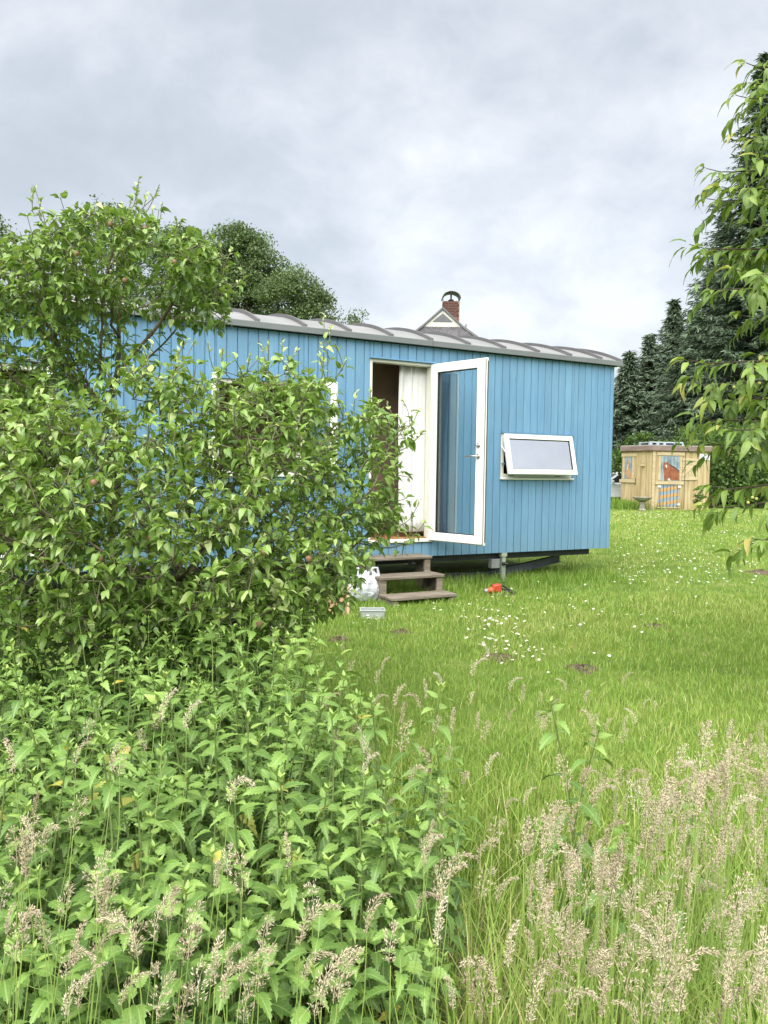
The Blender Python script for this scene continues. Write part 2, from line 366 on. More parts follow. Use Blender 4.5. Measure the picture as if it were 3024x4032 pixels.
ML_hedge = leafmat('hedge_leaf', G((.025, .055, .012), (.055, .11, .02), (.095, .17, .03), (.16, .24, .05)), True, .25, (.2, .3, .04), 0, .45, .4, 0)
ML_spruce = leafmat('spruce_needle', ST_SPRUCE, True, .1, (.05, .08, .04), 0, .6, .25, 0)
ML_head = leafmat('grass_seed', ST_HEAD, False, .3, (.5, .42, .3), 0, .8, .1, .2)
ML_weed = leafmat('weed_leaf', ST_NETTLE, True, .3, (.25, .45, .05), 0, .5, .3, 0)

# ------------------------------------------------------------------ leaf and scatter tools
def leaf_tpl(L, W, n=6, fold=.28, curl=.3, pet=.16, teeth=False, wave=0., sh=(.74, .82), twist=0., ruf=0.):
    V = []; uv = []; F = []
    rows = n * 2 if teeth else n
    for i in range(rows + 1):
        v = i / rows
        w = (math.sin(math.pi * min(1, v) ** sh[0])) ** sh[1] if 0 < v < 1 else 0.
        w = max(w, .015) * W / 2
        y = L * pet + L * v
        dy = 0.
        if teeth and 0 < i < rows:
            if i % 2: w *= .74
            else: dy = L / rows * .9
        zc = -curl * L * v ** 2 + curl * .25 * L * v
        wv = wave * L * math.sin(v * 15.)
        rz = ruf * L * (1 if i % 2 else -1) if 0 < i < rows else 0.
        tw = twist * w * v
        V += [(-w, y + dy, zc + fold * w + wv + rz - tw), (0, y, zc), (w, y + dy, zc + fold * w - wv + rz + tw)]
        uv += [(.5 - .5 * w / (W / 2), v), (.5, v), (.5 + .5 * w / (W / 2), v)]
    for i in range(rows):
        a = i * 3; F += [(a, a + 1, a + 4, a + 3), (a + 1, a + 2, a + 5, a + 4)]
    b = len(V); pw = .012 * W + .0006
    V += [(-pw, 0, -.02 * L), (pw, 0, -.02 * L), (pw, L * pet, 0), (-pw, L * pet, 0)]; uv += [(.5, 0)] * 4
    F.append((b, b + 1, b + 2, b + 3))
    return np.array(V), np.array(F), np.array(uv)
def norm(v): return v / (np.linalg.norm(v, axis=-1, keepdims=True) + 1e-9)
def basis(d, up):                      # columns x,y,z ; y = d, z ~ up
    y = norm(d); x = norm(np.cross(y, up)); z = np.cross(x, y)
    return np.stack([x, y, z], -1)
def scatter(tpls, pick, B, P, sc, tint, name, mat, parent=None, offset=(0, 0, 0), smooth=False):
    Vs, Fs, Us, Ts = [], {}, [], []; base = 0
    for k, (v, f, uv) in enumerate(tpls):
        s = np.where(pick == k)[0]
        if not len(s): continue
        V = np.einsum('kij,nj->kni', B[s], v) * sc[s][:, None, None] + (P[s] - np.array(offset))[:, None, :]
        n = len(v); idx = base + np.arange(len(s))[:, None, None] * n + f[None]
        Fs.setdefault(f.shape[1], []).append(idx.reshape(-1, f.shape[1]))
        Vs.append(V.reshape(-1, 3)); Us.append(np.tile(uv, (len(s), 1))); Ts.append(np.repeat(tint[s], n)); base += len(s) * n
    me = mesh_np(name, np.concatenate(Vs), [np.concatenate(q) for q in Fs.values()], np.concatenate(Ts), np.concatenate(Us), smooth, (mat,))
    return link(name, me, parent)
def grow(start, att, step=.07, infl=.55, kill=.11, iters=90, grav=(0, 0, .03)):
    nodes = [np.array(p, float) for p in start]; par = [-1] + list(range(len(start) - 1))
    A = np.array(att); alive = np.ones(len(A), bool)
    near = np.full(len(A), 1e9); who = np.zeros(len(A), int); done = 0
    for _ in range(iters):
        NW = np.array(nodes[done:])
        if len(NW):
            D = np.linalg.norm(A[:, None] - NW[None], axis=2); j = D.argmin(1); dm = D[np.arange(len(A)), j]
            up = dm < near; near[up] = dm[up]; who[up] = j[up] + done; done = len(nodes)
        alive &= near > kill
        act = alive & (near < infl)
        if not act.any():
            if not alive.any(): break
            act = alive.copy()
        acc = {}
        for i in np.where(act)[0]:
            acc.setdefault(who[i], []).append(i)
        new = 0
        for k, L in acc.items():
            d = norm(A[L] - nodes[k]).sum(0) + rng.normal(0, .25, 3) + np.array(grav)
            q = nodes[k] + step * d / (np.linalg.norm(d) + 1e-9)
            nodes.append(q); par.append(int(k)); new += 1
        if not new or len(nodes) > 9000: break
    return nodes, par
def branch_radii(nodes, par, r0=.0022, e=2.35):
    n = len(nodes); a = np.zeros(n); kids = np.zeros(n, int)
    for i in range(n):
        if par[i] >= 0: kids[par[i]] += 1
    for i in range(n - 1, -1, -1):
        if kids[i] == 0: a[i] += r0 ** e
        if par[i] >= 0: a[par[i]] += a[i] if a[i] > 0 else r0 ** e
    return a ** (1 / e), kids
def branch_mesh(name, nodes, par, rad, sel, mat, parent, off, k=6):
    P = np.array(nodes); I = np.array([i for i in sel if par[i] >= 0]); J = np.array(par)[I]
    a, b = P[J], P[I]; d = b - a; b = b + d * .12; up = np.where(np.abs(norm(d)[:, 2:3]) < .9, np.array([[0, 0, 1.]]), np.array([[1., 0, 0]]))
    B = basis(d, up); t = 2 * np.pi * np.arange(k) / k
    ring = np.cos(t)[None, :, None] * B[:, None, :, 0] + np.sin(t)[None, :, None] * B[:, None, :, 2]
    ra = np.minimum(rad[J], rad[I] * 1.25)
    V = np.concatenate([a[:, None] + ring * ra[:, None, None], b[:, None] + ring * rad[I][:, None, None]], 1) - np.array(off)
    j = np.arange(k); f = np.stack([j, (j + 1) % k, (j + 1) % k + k, j + k], 1)
    F = (np.arange(len(I))[:, None, None] * 2 * k + f[None]).reshape(-1, 4)
    return link(name, mesh_np(name, V.reshape(-1, 3), F, smooth=True, mats=(mat,)), parent)
def ellipsoid_pts(c, r, n, shell=.35):
    u = norm(rng.normal(size=(n, 3))); q = rng.uniform(shell, 1, n) ** (1 / 2.2)
    return np.array(c) + u * q[:, None] * np.array(r)
def leaf_split(name, tree, base, tpls, var_meshes, P, B, sc, tint, mat_a, top=300, stuff='leaves'):
    """the `top` nearest leaves in view become single objects, the rest one mass"""
    dist = np.linalg.norm(P - CAMP, axis=1) + np.where(inframe(P, 20), 0, 50)
    order = np.argsort(dist / np.maximum(sc, .3)); big = order[:top]; rest = order[top:]
    pick = rng.integers(0, len(tpls), len(P))
    for i in big:
        M = np.eye(4); M[:3, :3] = B[i] * sc[i]; M[:3, 3] = P[i] - base
        o = link(name, var_meshes[pick[i]], tree, M); o.color = (float(tint[i]),) * 3 + (1.,)
    s = scatter(tpls, pick[rest], B[rest], P[rest], sc[rest], tint[rest], stuff, mat_a, tree, base, True); s['kind'] = 'stuff'
def noise2(x, y, s=1., seed=0):        # cheap smooth noise for colour patches
    r = np.random.default_rng(seed); t = np.zeros_like(x)
    for k in range(7):
        a = r.uniform(0, 6.28); w = s * r.uniform(.5, 2.2); t += np.sin((x * math.cos(a) + y * math.sin(a)) * w + r.uniform(0, 6.28))
    return t / 7.

# ================================================================== GROUND
def ground():
    xs = np.concatenate([[-900, -300, -120, -60], np.linspace(-30, 40, 71), [70, 140, 320, 900]]); ys = np.concatenate([[-200, -40], np.linspace(-6, 50, 57), [80, 160, 400, 1500]])
    X, Y = np.meshgrid(xs, ys); Z = .0 * X
    V = np.c_[X.ravel(), Y.ravel(), Z.ravel()]; nx = len(xs)
    i, j = np.meshgrid(np.arange(len(ys) - 1), np.arange(nx - 1), indexing='ij'); a = (i * nx + j).ravel()
    F = np.stack([a, a + 1, a + nx + 1, a + nx], 1)
    m, n, l, p, out = newmat('meadow_soil')
    t = N(n, 'ShaderNodeTexCoord'); x = N(n, 'ShaderNodeTexNoise'); x.inputs['Scale'].default_value = 2.2; x.inputs['Detail'].default_value = 9; l.new(t.outputs['Object'], x.inputs[0])
    x2 = N(n, 'ShaderNodeTexNoise'); x2.inputs['Scale'].default_value = 40; x2.inputs['Detail'].default_value = 4; l.new(t.outputs['Object'], x2.inputs[0])
    c = ramp(n, l, x.outputs[0], [(.35, (.10, .17, .032)), (.55, (.155, .23, .045)), (.7, (.25, .27, .09))])
    c = mixc(n, l, math_node(n, l, 'MULTIPLY', x2.outputs[0], .5), c, (.05, .06, .02))
    l.new(c, p.inputs['Base Color']); p.inputs['Roughness'].default_value = .95; p.inputs['Specular IOR Level'].default_value = .1
    b = N(n, 'ShaderNodeBump'); b.inputs['Strength'].default_value = .8; b.inputs['Distance'].default_value = .03; l.new(x2.outputs[0], b.inputs['Height']); l.new(b.outputs[0], p.inputs['Normal'])
    o = link('ground', mesh_np('ground', V, F, mats=(m,))); o['kind'] = 'structure'
ground()

# ================================================================== WAGON
WA = R(61.73); WH = np.array([.486, 8.602, 0.]); WD = np.array([math.sin(WA), math.cos(WA), 0]); WN = np.array([math.cos(WA), -math.sin(WA), 0])
W_M = Matrix.Translation(Vector(WH)) @ Matrix.Rotation(R(90) - WA, 4, 'Z')
def wall_px(x, y, o=0.):               # photo pixel -> (t, inward, z) on the plane parallel to the wagon wall, o in front of it
    v = ray(x, y); s = ((WH + WN * o - CAMP) @ WN) / (v @ WN); P = CAMP + s * v
    return np.array([(P - WH) @ WD, -o, P[2]])
def to_wagon(P): q = np.array(P) - WH; return np.array([q @ WD, -(q @ WN), q[2]])
ZB, ZT, ZF = .386, 2.713, 2.775; TR, TL, TE = 2.757, -6.2, 2.8475; DEP = 2.46
wagon = thing('wagon', 'long blue board-clad caravan with arched roof, raised on jacks behind the apple tree', 'wagon'); wagon.matrix_basis = W_M
OPEN = [(-.745, .06, .545, 2.55), (1.0, 2.10, 1.275, 1.815), (-2.42, -1.5, 1.28, 2.225), (-4.95, -3.84, .56, 2.22)]
bcache = {}
def board(x0, x1, z0, z1, lip, parent=wagon, M=None):
    key = (round(x1 - x0, 4), round(z0, 3), round(z1, 3), lip)
    if key not in bcache:
        w = x1 - x0; e = .0025
        pr = [(e, .004), (e + .003, 0.), (w - .016, 0.), (w - .0135, .002), (w - .005, .002), (w - .0025, .006), (w - .001, .022), (e, .022)] if lip else [(e, .003), (e + .003, 0), (w - .004, 0), (w - .001, .004), (w - .001, .022), (e, .022)]
        b = MB(); n = len(pr); v = [(x, y, z) for z in (z0, z1) for x, y in pr]
        f = [tuple(range(n)), tuple(range(n, 2 * n))[::-1]] + [(i, i + n, (i + 1) % n + n, (i + 1) % n) for i in range(n)]
        b.add(v, f); bcache[key] = b.mesh('board', M_blue)
    return link('board', bcache[key], parent, (M or Matrix.Identity(4)) @ Matrix.Translation((x0, random.uniform(-.0015, .0015), 0)))
xs = [TR, TR - .052]
while xs[-1] - .1065 > TL: xs.append(xs[-1] - .1065)
xs.append(TL)
ZW = 2.705
for x1, x0 in zip(xs[:-1], xs[1:]):
    cuts = sorted({x0, x1} | {e for (a, b, c, d) in OPEN for e in (a, b) if x0 + .004 < e < x1 - .004})
    for a, b in zip(cuts[:-1], cuts[1:]):
        zs = [(ZB, ZW)]; m = (a + b) / 2
        for (p, q, c, d) in OPEN:
            if p < m < q: zs = [(ZB, c), (d, ZW)]
        for z0, z1 in zs: board(a, b, z0, z1, b == x1 and b - a > .05)
for k in range(23):                    # gable end towards the shed
    board(k * .1065, (k + 1) * .1065, ZB, ZW, True, wagon, Matrix.Translation((TR + .022, .012, 0)) @ Matrix.Rotation(R(90), 4, 'Z'))
def wbox(name, mat, x0, x1, y0, y1, z0, z1, parent=wagon, bev=0.): return MB().box(x0, x1, y0, y1, z0, z1, None, bev).obj(name, mat, parent)
core = MB()
for (x0, x1, z0, z1) in [(TL, -4.95, ZB, ZW), (-4.95, -3.84, ZB, .56), (-4.95, -3.84, 2.22, ZW), (-3.84, -2.42, ZB, ZW), (-2.42, -1.5, ZB, 1.28), (-2.42, -1.5, 2.225, ZW), (-1.5, -.745, ZB, ZW), (-.745, .06, ZB, .545), (-.745, .06, 2.55, ZW), (.06, 1., ZB, ZW), (1., 2.1, ZB, 1.275), (1., 2.1, 1.815, ZW), (2.1, TR - .001, ZB, ZW)]:
    core.box(x0, x1, .024, .06, z0 + .004, z1)
core.obj('wall_core', M_blue_dark, wagon)
inn = MB()
for (x0, x1, z0, z1) in [(TL + .05, -4.95, .6, 2.62), (-4.95, -3.84, 2.22, 2.62), (-3.84, -2.42, .6, 2.62), (-2.42, -1.5, .6, 1.28), (-2.42, -1.5, 2.225, 2.62), (-1.5, -.745, .6, 2.62), (-.745, .06, 2.56, 2.62), (.06, 1., .6, 2.62), (1., 2.1, .6, 1.275), (1., 2.1, 1.815, 2.62), (2.1, TR - .06, .6, 2.62)]:
    inn.box(x0, x1, .062, .10, z0, z1)
inn.box(TL + .05, TR - .05, DEP - .06, DEP - .02, .6, 2.62).box(TR - .05, TR - .004, .1, DEP - .02, .6, 2.62).box(TL, TL + .05, .062, DEP - .02, .6, 2.62).box(-.02, .02, 1.3, DEP - .06, .6, 2.62).box(-3.0, -2.96, 1.2, DEP - .06, .6, 2.62)
inn.box(-1.15, .35, .72, .75, .6, 2.62).box(-2.9, -1.2, .95, .98, .6, 2.62)
inn.obj('inner_lining', M_inner, wagon)
wbox('back_wall', M_blue, TL, TR, DEP - .018, DEP, ZB, ZW); wbox('left_gable', M_blue, TL - .03, TL - .002, 0, DEP, ZB, ZW)
wbox('floor', M_floorw, TL + .05, TR - .05, .064, DEP - .02, .55, .598); wbox('underfloor', M_dark, TL, TR - .25, .07, DEP - .05, ZB - .0, .545)
wbox('ceiling', M_inner, TL + .05, TR - .05, .062, DEP - .02, 2.622, 2.66)
# roof: arched panels between standing ribs
YC = DEP / 2; HW = DEP / 2 + .04; RISE = .285
def arch(y): return ZF - .012 + RISE * (1 - ((y - YC) / HW) ** 2)
ya = np.linspace(YC - HW, YC + HW, 25)
ribs_t = [TE, TE - .329] + [TE - .329 - .5 * k for k in range(1, 17)]
for a, b in zip(ribs_t[1:], ribs_t[:-1]):
    p = MB(); v = []; n = len(ya)
    for x in (a + .014, b - .014):
        for dz in (0, -.02):
            v += [(x, y, arch(y) + dz) for y in ya]
    f = []
    for i in range(n - 1):
        f += [(i, i + 1, 2 * n + i + 1, 2 * n + i), (n + i, 3 * n + i, 3 * n + i + 1, n + i + 1), (i, n + i, n + i + 1, i + 1), (2 * n + i, 2 * n + i + 1, 3 * n + i + 1, 3 * n + i)]
    f += [(0, 2 * n, 3 * n, n), (n - 1, 2 * n - 1, 4 * n - 1, 3 * n - 1)]
    p.add(v, f).obj('roof_panel', M_roof, wagon, smooth=True)
rb = MB(); v = []; n = len(ya)
for x in (-.014, .014):
    for dz in (.038, -.021): v += [(x, y, arch(y) + dz) for y in ya]
f = []
for i in range(n - 1):
    f += [(i, i + 1, 2 * n + i + 1, 2 * n + i), (n + i, 3 * n + i, 3 * n + i + 1, n + i + 1), (i, n + i, n + i + 1, i + 1), (2 * n + i, 2 * n + i + 1, 3 * n + i + 1, 3 * n + i)]
f += [(0, 2 * n, 3 * n, n), (n - 1, 2 * n - 1, 4 * n - 1, 3 * n - 1)]
ribme = rb.add(v, f).mesh('roof_rib', M_rib)
for t in ribs_t: link('roof_rib', ribme, wagon, Matrix.Translation((t - .014, 0, 0)))
gb = MB(); poly = [(y, arch(y) - .024) for y in ya] + [(ya[-1], ZW), (ya[0], ZW)]
gb.prism([(a, b) for a, b in poly], .03, 'x', TR - .03).obj('gable_panel', M_rib, wagon)
for x0, x1 in ((TL - .05, -.003), (.003, TE)):
    fm = MB().prism([(-.03, ZT), (-.062, ZT), (-.062, ZT + .004), (-.058, ZF - .006), (-.052, ZF), (-.03, ZF)], x1 - x0, 'x', x0)
    fm.obj('fascia', M_fascia, wagon)
wbox('fascia', M_fascia, TE - .03, TE - .002, -.028, DEP, ZT, ZF); wbox('fascia', M_fascia, TL, TE - .03, DEP + .002, DEP + .03, ZT, ZF)
wbox('eave_board', M_dark, TL, TE - .03, -.028, .02, ZW + .006, ZF - .02)
# chassis
wbox('chassis_beam', M_dark, -6.0, 2.5, .09, .15, .305, ZB - .002); wbox('chassis_beam', M_dark, -6.0, 2.5, DEP - .25, DEP - .19, .305, ZB - .002)
def ibeam(name, path, hgt, w, mat):
    b = MB(); P = [np.array(q) for q in path]
    for (dz0, dz1, ww) in ((-hgt / 2, -hgt / 2 + .012, w), (hgt / 2 - .012, hgt / 2, w), (-hgt / 2 + .012, hgt / 2 - .012, .012)):
        v = []; 
        for q in P:
            v += [(q[0], q[1] - ww / 2, q[2] + dz0), (q[0], q[1] + ww / 2, q[2] + dz0), (q[0], q[1] + ww / 2, q[2] + dz1), (q[0], q[1] - ww / 2, q[2] + dz1)]
        f = [(i * 4 + j, i * 4 + (j + 1) % 4, i * 4 + 4 + (j + 1) % 4, i * 4 + 4 + j) for i in range(len(P) - 1) for j in range(4)] + [(0, 1, 2, 3), (len(v) - 4, len(v) - 3, len(v) - 2, len(v) - 1)]
        b.add(v, f)
    return b.obj(name, mat, wagon)
ibeam('drawbar', [wall_px(1560, 2276, -.32), wall_px(1900, 2268, -.32), wall_px(1985, 2250, -.32), wall_px(2203, 2198, -.32)], .095, .06, M_beam)
jk = link('jack', None, wagon, Matrix.Translation((1.087, .035, 0)))
MB().box(-.026, .026, -.026, .026, 0.03, .36, None, .004).obj('post', M_jack, jk); MB().box(-.04, .04, -.034, .034, .335, .385, None, .004).obj('bracket', M_jack, jk)
MB().box(-.07, .07, -.06, .06, 0, .012, None, .003).obj('foot_plate', M_jack, jk)
MB().tube([(-.03, -.028, .255), (-.0, -.075, .255), (.012, -.085, .255)], [.02, .021, .016], 12).obj('knob', M_gasket, jk, smooth=True)
MB().box(-.17, -.05, -.01, .06, .2, .31, None, .004).obj('clamp_box', M_zinc, jk)
for t in (-3.2, -5.6):
    jk2 = link('jack', None, wagon, Matrix.Translation((t, .06, 0)))
    MB().box(-.026, .026, -.026, .026, .012, .385, None, .004).obj('post', M_jack, jk2); MB().box(-.07, .07, -.06, .06, 0, .012).obj('foot_plate', M_jack, jk2)
for t in (1.087, -3.2):
    jk2 = link('jack', None, wagon, Matrix.Translation((t, DEP - .22, 0)))
    MB().box(-.026, .026, -.026, .026, .012, .305, None, .004).obj('post', M_jack, jk2); MB().box(-.07, .07, -.06, .06, 0, .012).obj('foot_plate', M_jack, jk2)
wh = link('wheel', None, wagon, Matrix.Translation((-1.9, .75, .3)))
MB().lathe([(.18, -.09), (.27, -.09), (.3, -.05), (.3, .05), (.27, .09), (.18, .09)], 24, M=Matrix.Rotation(R(90), 4, 'X')).obj('tyre', M_tyre, wh, smooth=True)
MB().lathe([(.02, -.05), (.18, -.07), (.18, .07), (.02, .05)], 20, M=Matrix.Rotation(R(90), 4, 'X')).obj('rim', M_zinc, wh, smooth=True)
# openings: frames, sashes, door
def frame_bars(parent, x0, x1, z0, z1, w, y0, y1, mat, name='frame', bev=.004):
    b = MB(); b.box(x0, x0 + w, y0, y1, z0, z1, None, bev).box(x1 - w, x1, y0, y1, z0, z1, None, bev).box(x0 + w, x1 - w, y0 + .001, y1 - .001, z0, z0 + w, None, bev).box(x0 + w, x1 - w, y0 + .001, y1 - .001, z1 - w, z1, None, bev)
    return b.obj(name, mat, parent)
def flashing(x0, x1, z): wbox('drip_cap', M_blue, x0 - .005, x1 + .005, -.022, .018, z - .018, z - .004)
dfr = link('door_frame', None, wagon)
frame_bars(dfr, -.74, .055, .55, 2.53, .032, .008, .11, M_cream, 'frame')
MB().box(-.74, .055, -.03, .006, .55, .575, None, .004).obj('threshold', M_cream, dfr); flashing(-.745, .06, 2.55)
DB = R(136.12)                          # door leaf heading
ang = math.atan2(math.cos(DB), math.sin(DB)) - (R(90) - WA)
def door_leaf(name, M, w, z0, z1, parent=wagon, st=.09, handle=True):
    d = link(name, None, parent, M)
    t1, t2 = 0., .034                    # y>0 is away from the room side
    frame_bars(d, 0, w, z0, z1, st, t1, t2, M_white, 'leaf_frame', .004)
    frame_bars(d, -.0, w + .012, z0 - .012, z1 + .012, st + .005, t2 + .008, t2 + .034, M_white, 'outer_frame', .003)
    frame_bars(d, .004, w + .002, z0 - .002, z1 + .002, .02, t2 + .0005, t2 + .0075, M_greyseal, 'seal', 0)
    gk = frame_bars(d, st - .004, w - st + .004, z0 + st - .004, z1 - st + .004, .014, t1 + .012, t2 - .004, M_gasket, 'gasket', 0)
    MB().box(st - .002, w - st + .002, .021, .0255, z0 + st - .002, z1 - st + .002).obj('pane', M_glass, d)
    MB().box(w + .0125, w + .0145, t2 + .012, t2 + .030, z0 + .02, z1 - .02).obj('lock_rail', M_lock, d)
    if handle:
        h = link('handle', None, d, Matrix.Translation((w - .05, 0, 1.5)))
        rose = lambda z: MB().lathe([(.0, 0), (.026, 0), (.026, .006), (.022, .01), (0.001, .01)], 20, M=Matrix.Translation((0, 0, z)) @ Matrix.Rotation(R(90), 4, 'X'))
        rose(0).obj('rose', M_steel, h, smooth=True); rose(.115).obj('rose', M_steel, h, smooth=True)
        MB().tube([(0, -.008, 0), (0, -.045, 0), (-.02, -.055, .0), (-.07, -.055, .002), (-.12, -.052, -.002), (-.15, -.048, -.004)], [.009, .009, .010, .0095, .008, .006], 10).obj('lever', M_steel, h, smooth=True)
        MB().tube([(0, -.008, .115), (0, -.03, .115)], .007, 10).box(-.03, .012, -.036, -.026, .109, .121, None, .003).obj('thumb_turn', M_steel, h, smooth=True)
    return d
dM = Matrix.Translation((0.0, -.03, 0)) @ Matrix.Rotation(ang, 4, 'Z')
door_leaf('door', dM, .742, .572, 2.513)
# small top-hung window
def window_unit(x0, x1, z0, z1, sill=True):
    w = link('window', None, wagon); frame_bars(w, x0 + .004, x1 - .004, z0 + .004, z1 - .02, .042, .002, .09, M_cream, 'frame')
    if sill: MB().box(x0 - .012, x1 + .012, -.03, .004, z0 - .022, z0 + .004, None, .006).obj('sill', M_white, w, smooth=True)
    flashing(x0, x1, z1); return w
w1 = window_unit(1.0, 2.10, 1.275, 1.815)
for x in (1.12, 1.83): MB().box(x, x + .08, -.002, .004, 1.297, 1.303).obj('drain_slot', M_gasket, w1)
def sash(parent, M, x0, x1, z0, z1, w=.055, glass=M_glass2, th=.04):
    s = link('sash', None, parent, M)
    frame_bars(s, x0, x1, z0, z1, w, -th / 2, th / 2, M_white, 'sash_frame', .005)
    frame_bars(s, x0 + w - .012, x1 - w + .012, z0 + w - .012, z1 - w + .012, .016, -th / 2 - .006, -th / 2 + .008, M_white, 'glazing_bead', .003)
    frame_bars(s, x0 + w + .003, x1 - w - .003, z0 + w + .003, z1 - w - .003, .007, -th / 2 + .006, th / 2 - .006, M_gasket, 'gasket', 0)
    MB().box(x0 + w, x1 - w, -.003, .003, z0 + w, z1 - w).obj('pane', glass, s); return s
sash(w1, Matrix.Translation((0, -.012, 1.79)) @ Matrix.Rotation(R(-13.5), 4, 'X'), 1.018, 2.066, -.487, 0.)
MB().tube([(1.012, .02, 1.66), (1.012, -.06, 1.58)], .006, 6).box(1.008, 1.016, -.055, .03, 1.43, 1.45).obj('stay', M_steel, w1)
w2 = window_unit(-2.42, -1.5, 1.28, 2.225)
sash(w2, Matrix.Translation((-2.41, -.015, 0)) @ Matrix.Rotation(R(-108), 4, 'Z'), .0, .44, 1.3, 2.2, glass=M_glass)
sash(w2, Matrix.Translation((-1.51, -.015, 0)) @ Matrix.Rotation(R(-64), 4, 'Z'), .0, .44, 1.3, 2.2, glass=M_glass)
w3 = window_unit(-4.95, -3.84, .56, 2.22)
sash(w3, Matrix.Translation((-3.85, -.015, 0)) @ Matrix.Rotation(R(-98), 4, 'Z'), .0, .52, .59, 2.19, .06, M_glass2)

# curtain inside the doorway and behind the small window
def curtain(name, label, x0, x1, z0, z1, y, n=46, amp=.02, hole=False, folds=5.):
    c = thing(name, label, 'curtain'); c.matrix_basis = W_M
    zs = np.linspace(z0, z1, 14); V = []
    for z in zs:
        q = (z - z0) / (z1 - z0)
        for i in range(n):
            u = i / (n - 1); sq = .86 + .14 * (1 - q) if hole else 1.
            x = x1 - (x1 - x0) * (1 - u) * sq + .01 * math.sin(q * 5 + 1) * (1 - u)
            ph = 2 * math.pi * folds * (u + .05 * math.sin(8 * u + 1) + .03 * math.sin(17 * u)); am = .6 + .5 * math.sin(5.3 * u + .7)
            V.append((x, y + am * amp * (.5 + .6 * (1 - abs(q - .5))) * (math.sin(ph + .5 * math.sin(2.1 * q)) + .35 * math.sin(2.7 * ph + 1 + q)), z))
    F = [(j * n + i, j * n + i + 1, (j + 1) * n + i + 1, (j + 1) * n + i) for j in range(13) for i in range(n - 1)]
    me = mesh_np('cloth', np.array(V), np.array(F), smooth=True, mats=(M_cloth,)); o = link('cloth', me, c); o.color = (.6, .6, .6, 1)
    so_ = o.modifiers.new('thick', 'SOLIDIFY'); so_.thickness = .002
    MB().tube([(x0 - .02, y, z1 + .005), (x1 + .02, y, z1 + .005)], .006, 6).obj('rod', M_steel, c)
    return c
curtain('curtain', 'long white cotton curtain drawn aside in the open doorway', -.30, .085, .655, 2.50, .135, amp=.02)
curtain('curtain', 'white curtain hanging behind the right end of the tilted window', 1.72, 2.08, 1.25, 1.84, .17, 30, .015, folds=3.)

# wooden steps at the door
st = thing('wooden_steps', 'weathered three-tread wooden steps standing below the open door', 'steps'); st.matrix_basis = W_M
X0, X1 = -.88, -.11
def plank(name, x0, x1, y0, y1, z0, z1, parent=st, mat=M_oldwood): return MB().box(x0, x1, y0, y1, z0, z1, None, .005).obj(name, mat, parent)
for k, (nf, z) in enumerate(((.30, .424), (.55, .256), (.80, .085))):
    y0 = -nf; y1 = -nf + (.275 if k else .285)
    plank('tread', X0, X1, y0, y1, z - .03, z)
    for xa, xb in ((X0 + .012, X0 + .045), (X1 - .045, X1 - .012)):
        plank('side_board', xa, xb, y0 + .055, y1 - .0, 0, z - .032)
    for xa, xb in ((X0 + .012, X0 + .085), (X1 - .085, X1 - .012)):
        plank('post', xa, xb, y0 + .018, y0 + .053, 0, z - .032)

# ------------------------------------------------------------------ things on the lawn by the steps
bag = thing('plastic_bag', 'crumpled white plastic bag lying left of the wooden steps', 'bag', (*gnd(1438, 2366)[:2], 0), R(20))
b = MB(); vv = []; ku, kv = 26, 14
for j in range(kv):
    q = j / (kv - 1); 
    for i in range(ku):
        a = 2 * math.pi * i / ku; r = (.185 * math.sin(math.pi * min(1, q * .8 + .14)) ** .6)
        cr = 1 + .10 * math.sin(7 * a + 5 * q) + .08 * math.sin(11 * a - 9 * q) + random.uniform(-.05, .05)
        vv.append((r * cr * math.cos(a) * 1.0, r * cr * math.sin(a) * .75,   .005 + .29 * q + .03 * math.sin(3 * a + 1) * q + random.uniform(-.01, .01)))
ff = [(j * ku + i, j * ku + (i + 1) % ku, (j + 1) * ku + (i + 1) % ku, (j + 1) * ku + i) for j in range(kv - 1) for i in range(ku)] + [tuple(range(ku))[::-1]]
b.add(vv, ff).obj('film', M_bag, bag).color = (.6, .6, .6, 1)
for sx in (-1, 1):
    MB().tube([(sx * .04, .02, .28), (sx * .08, .0, .34), (sx * .12, -.02, .34), (sx * .14, -.02, .25)], [.016, .012, .012, .016], 6).obj('handle', M_bag, bag, smooth=True).color = (.7, .7, .7, 1)
tub = thing('plastic_tub', 'small translucent plastic tub on the grass in front of the steps', 'tub', (*gnd(1466, 2434)[:2], 0), R(4))
tb = MB()
for (x0, x1, y0, y1) in ((-.105, .105, -.07, -.066), (-.105, .105, .066, .07), (-.105, -.101, -.066, .066), (.101, .105, -.066, .066)): tb.box(x0, x1, y0, y1, 0.004, .085)
tb.box(-.101, .101, -.066, .066, .004, .008).obj('body', M_tub, tub).color = (.5,) * 3 + (1,)
tr_ = MB()
for (x0, x1, y0, y1) in ((-.115, .115, -.079, -.0705), (-.115, .115, .0705, .079), (-.115, -.1055, -.0705, .0705), (.1055, .115, -.0705, .0705)): tr_.box(x0, x1, y0, y1, .076, .086, None, .002)
tr_.obj('rim', M_tub, tub).color = (.9,) * 3 + (1,)
ply = thing('plywood_board', 'small bare plywood board standing at the foot of the apple tree', 'board', (*gnd(1340, 2420)[:2], 0), R(8))
MB().box(-.12, .075, -.012, .012, 0, .19, Matrix.Rotation(R(-6), 4, 'X'), .002).obj('sheet', M_card, ply); MB().box(.058, .082, -.026, -.013, 0, .27, None, .002).obj('batten', M_lath, ply)
lath = thing('wooden_lath', 'pale wooden lath leaning against the white plastic bag', 'lath', (*gnd(1392, 2362)[:2], 0), R(10))
MB().box(-.014, .014, -.006, .006, 0, .22, Matrix.Rotation(R(-24), 4, 'Y'), .002).obj('strip', M_lath, lath)
tool = thing('garden_tool', 'red and orange handheld power tool with black cable lying in the grass', 'power tool', (*gnd(1950, 2344)[:2], 0), R(16))
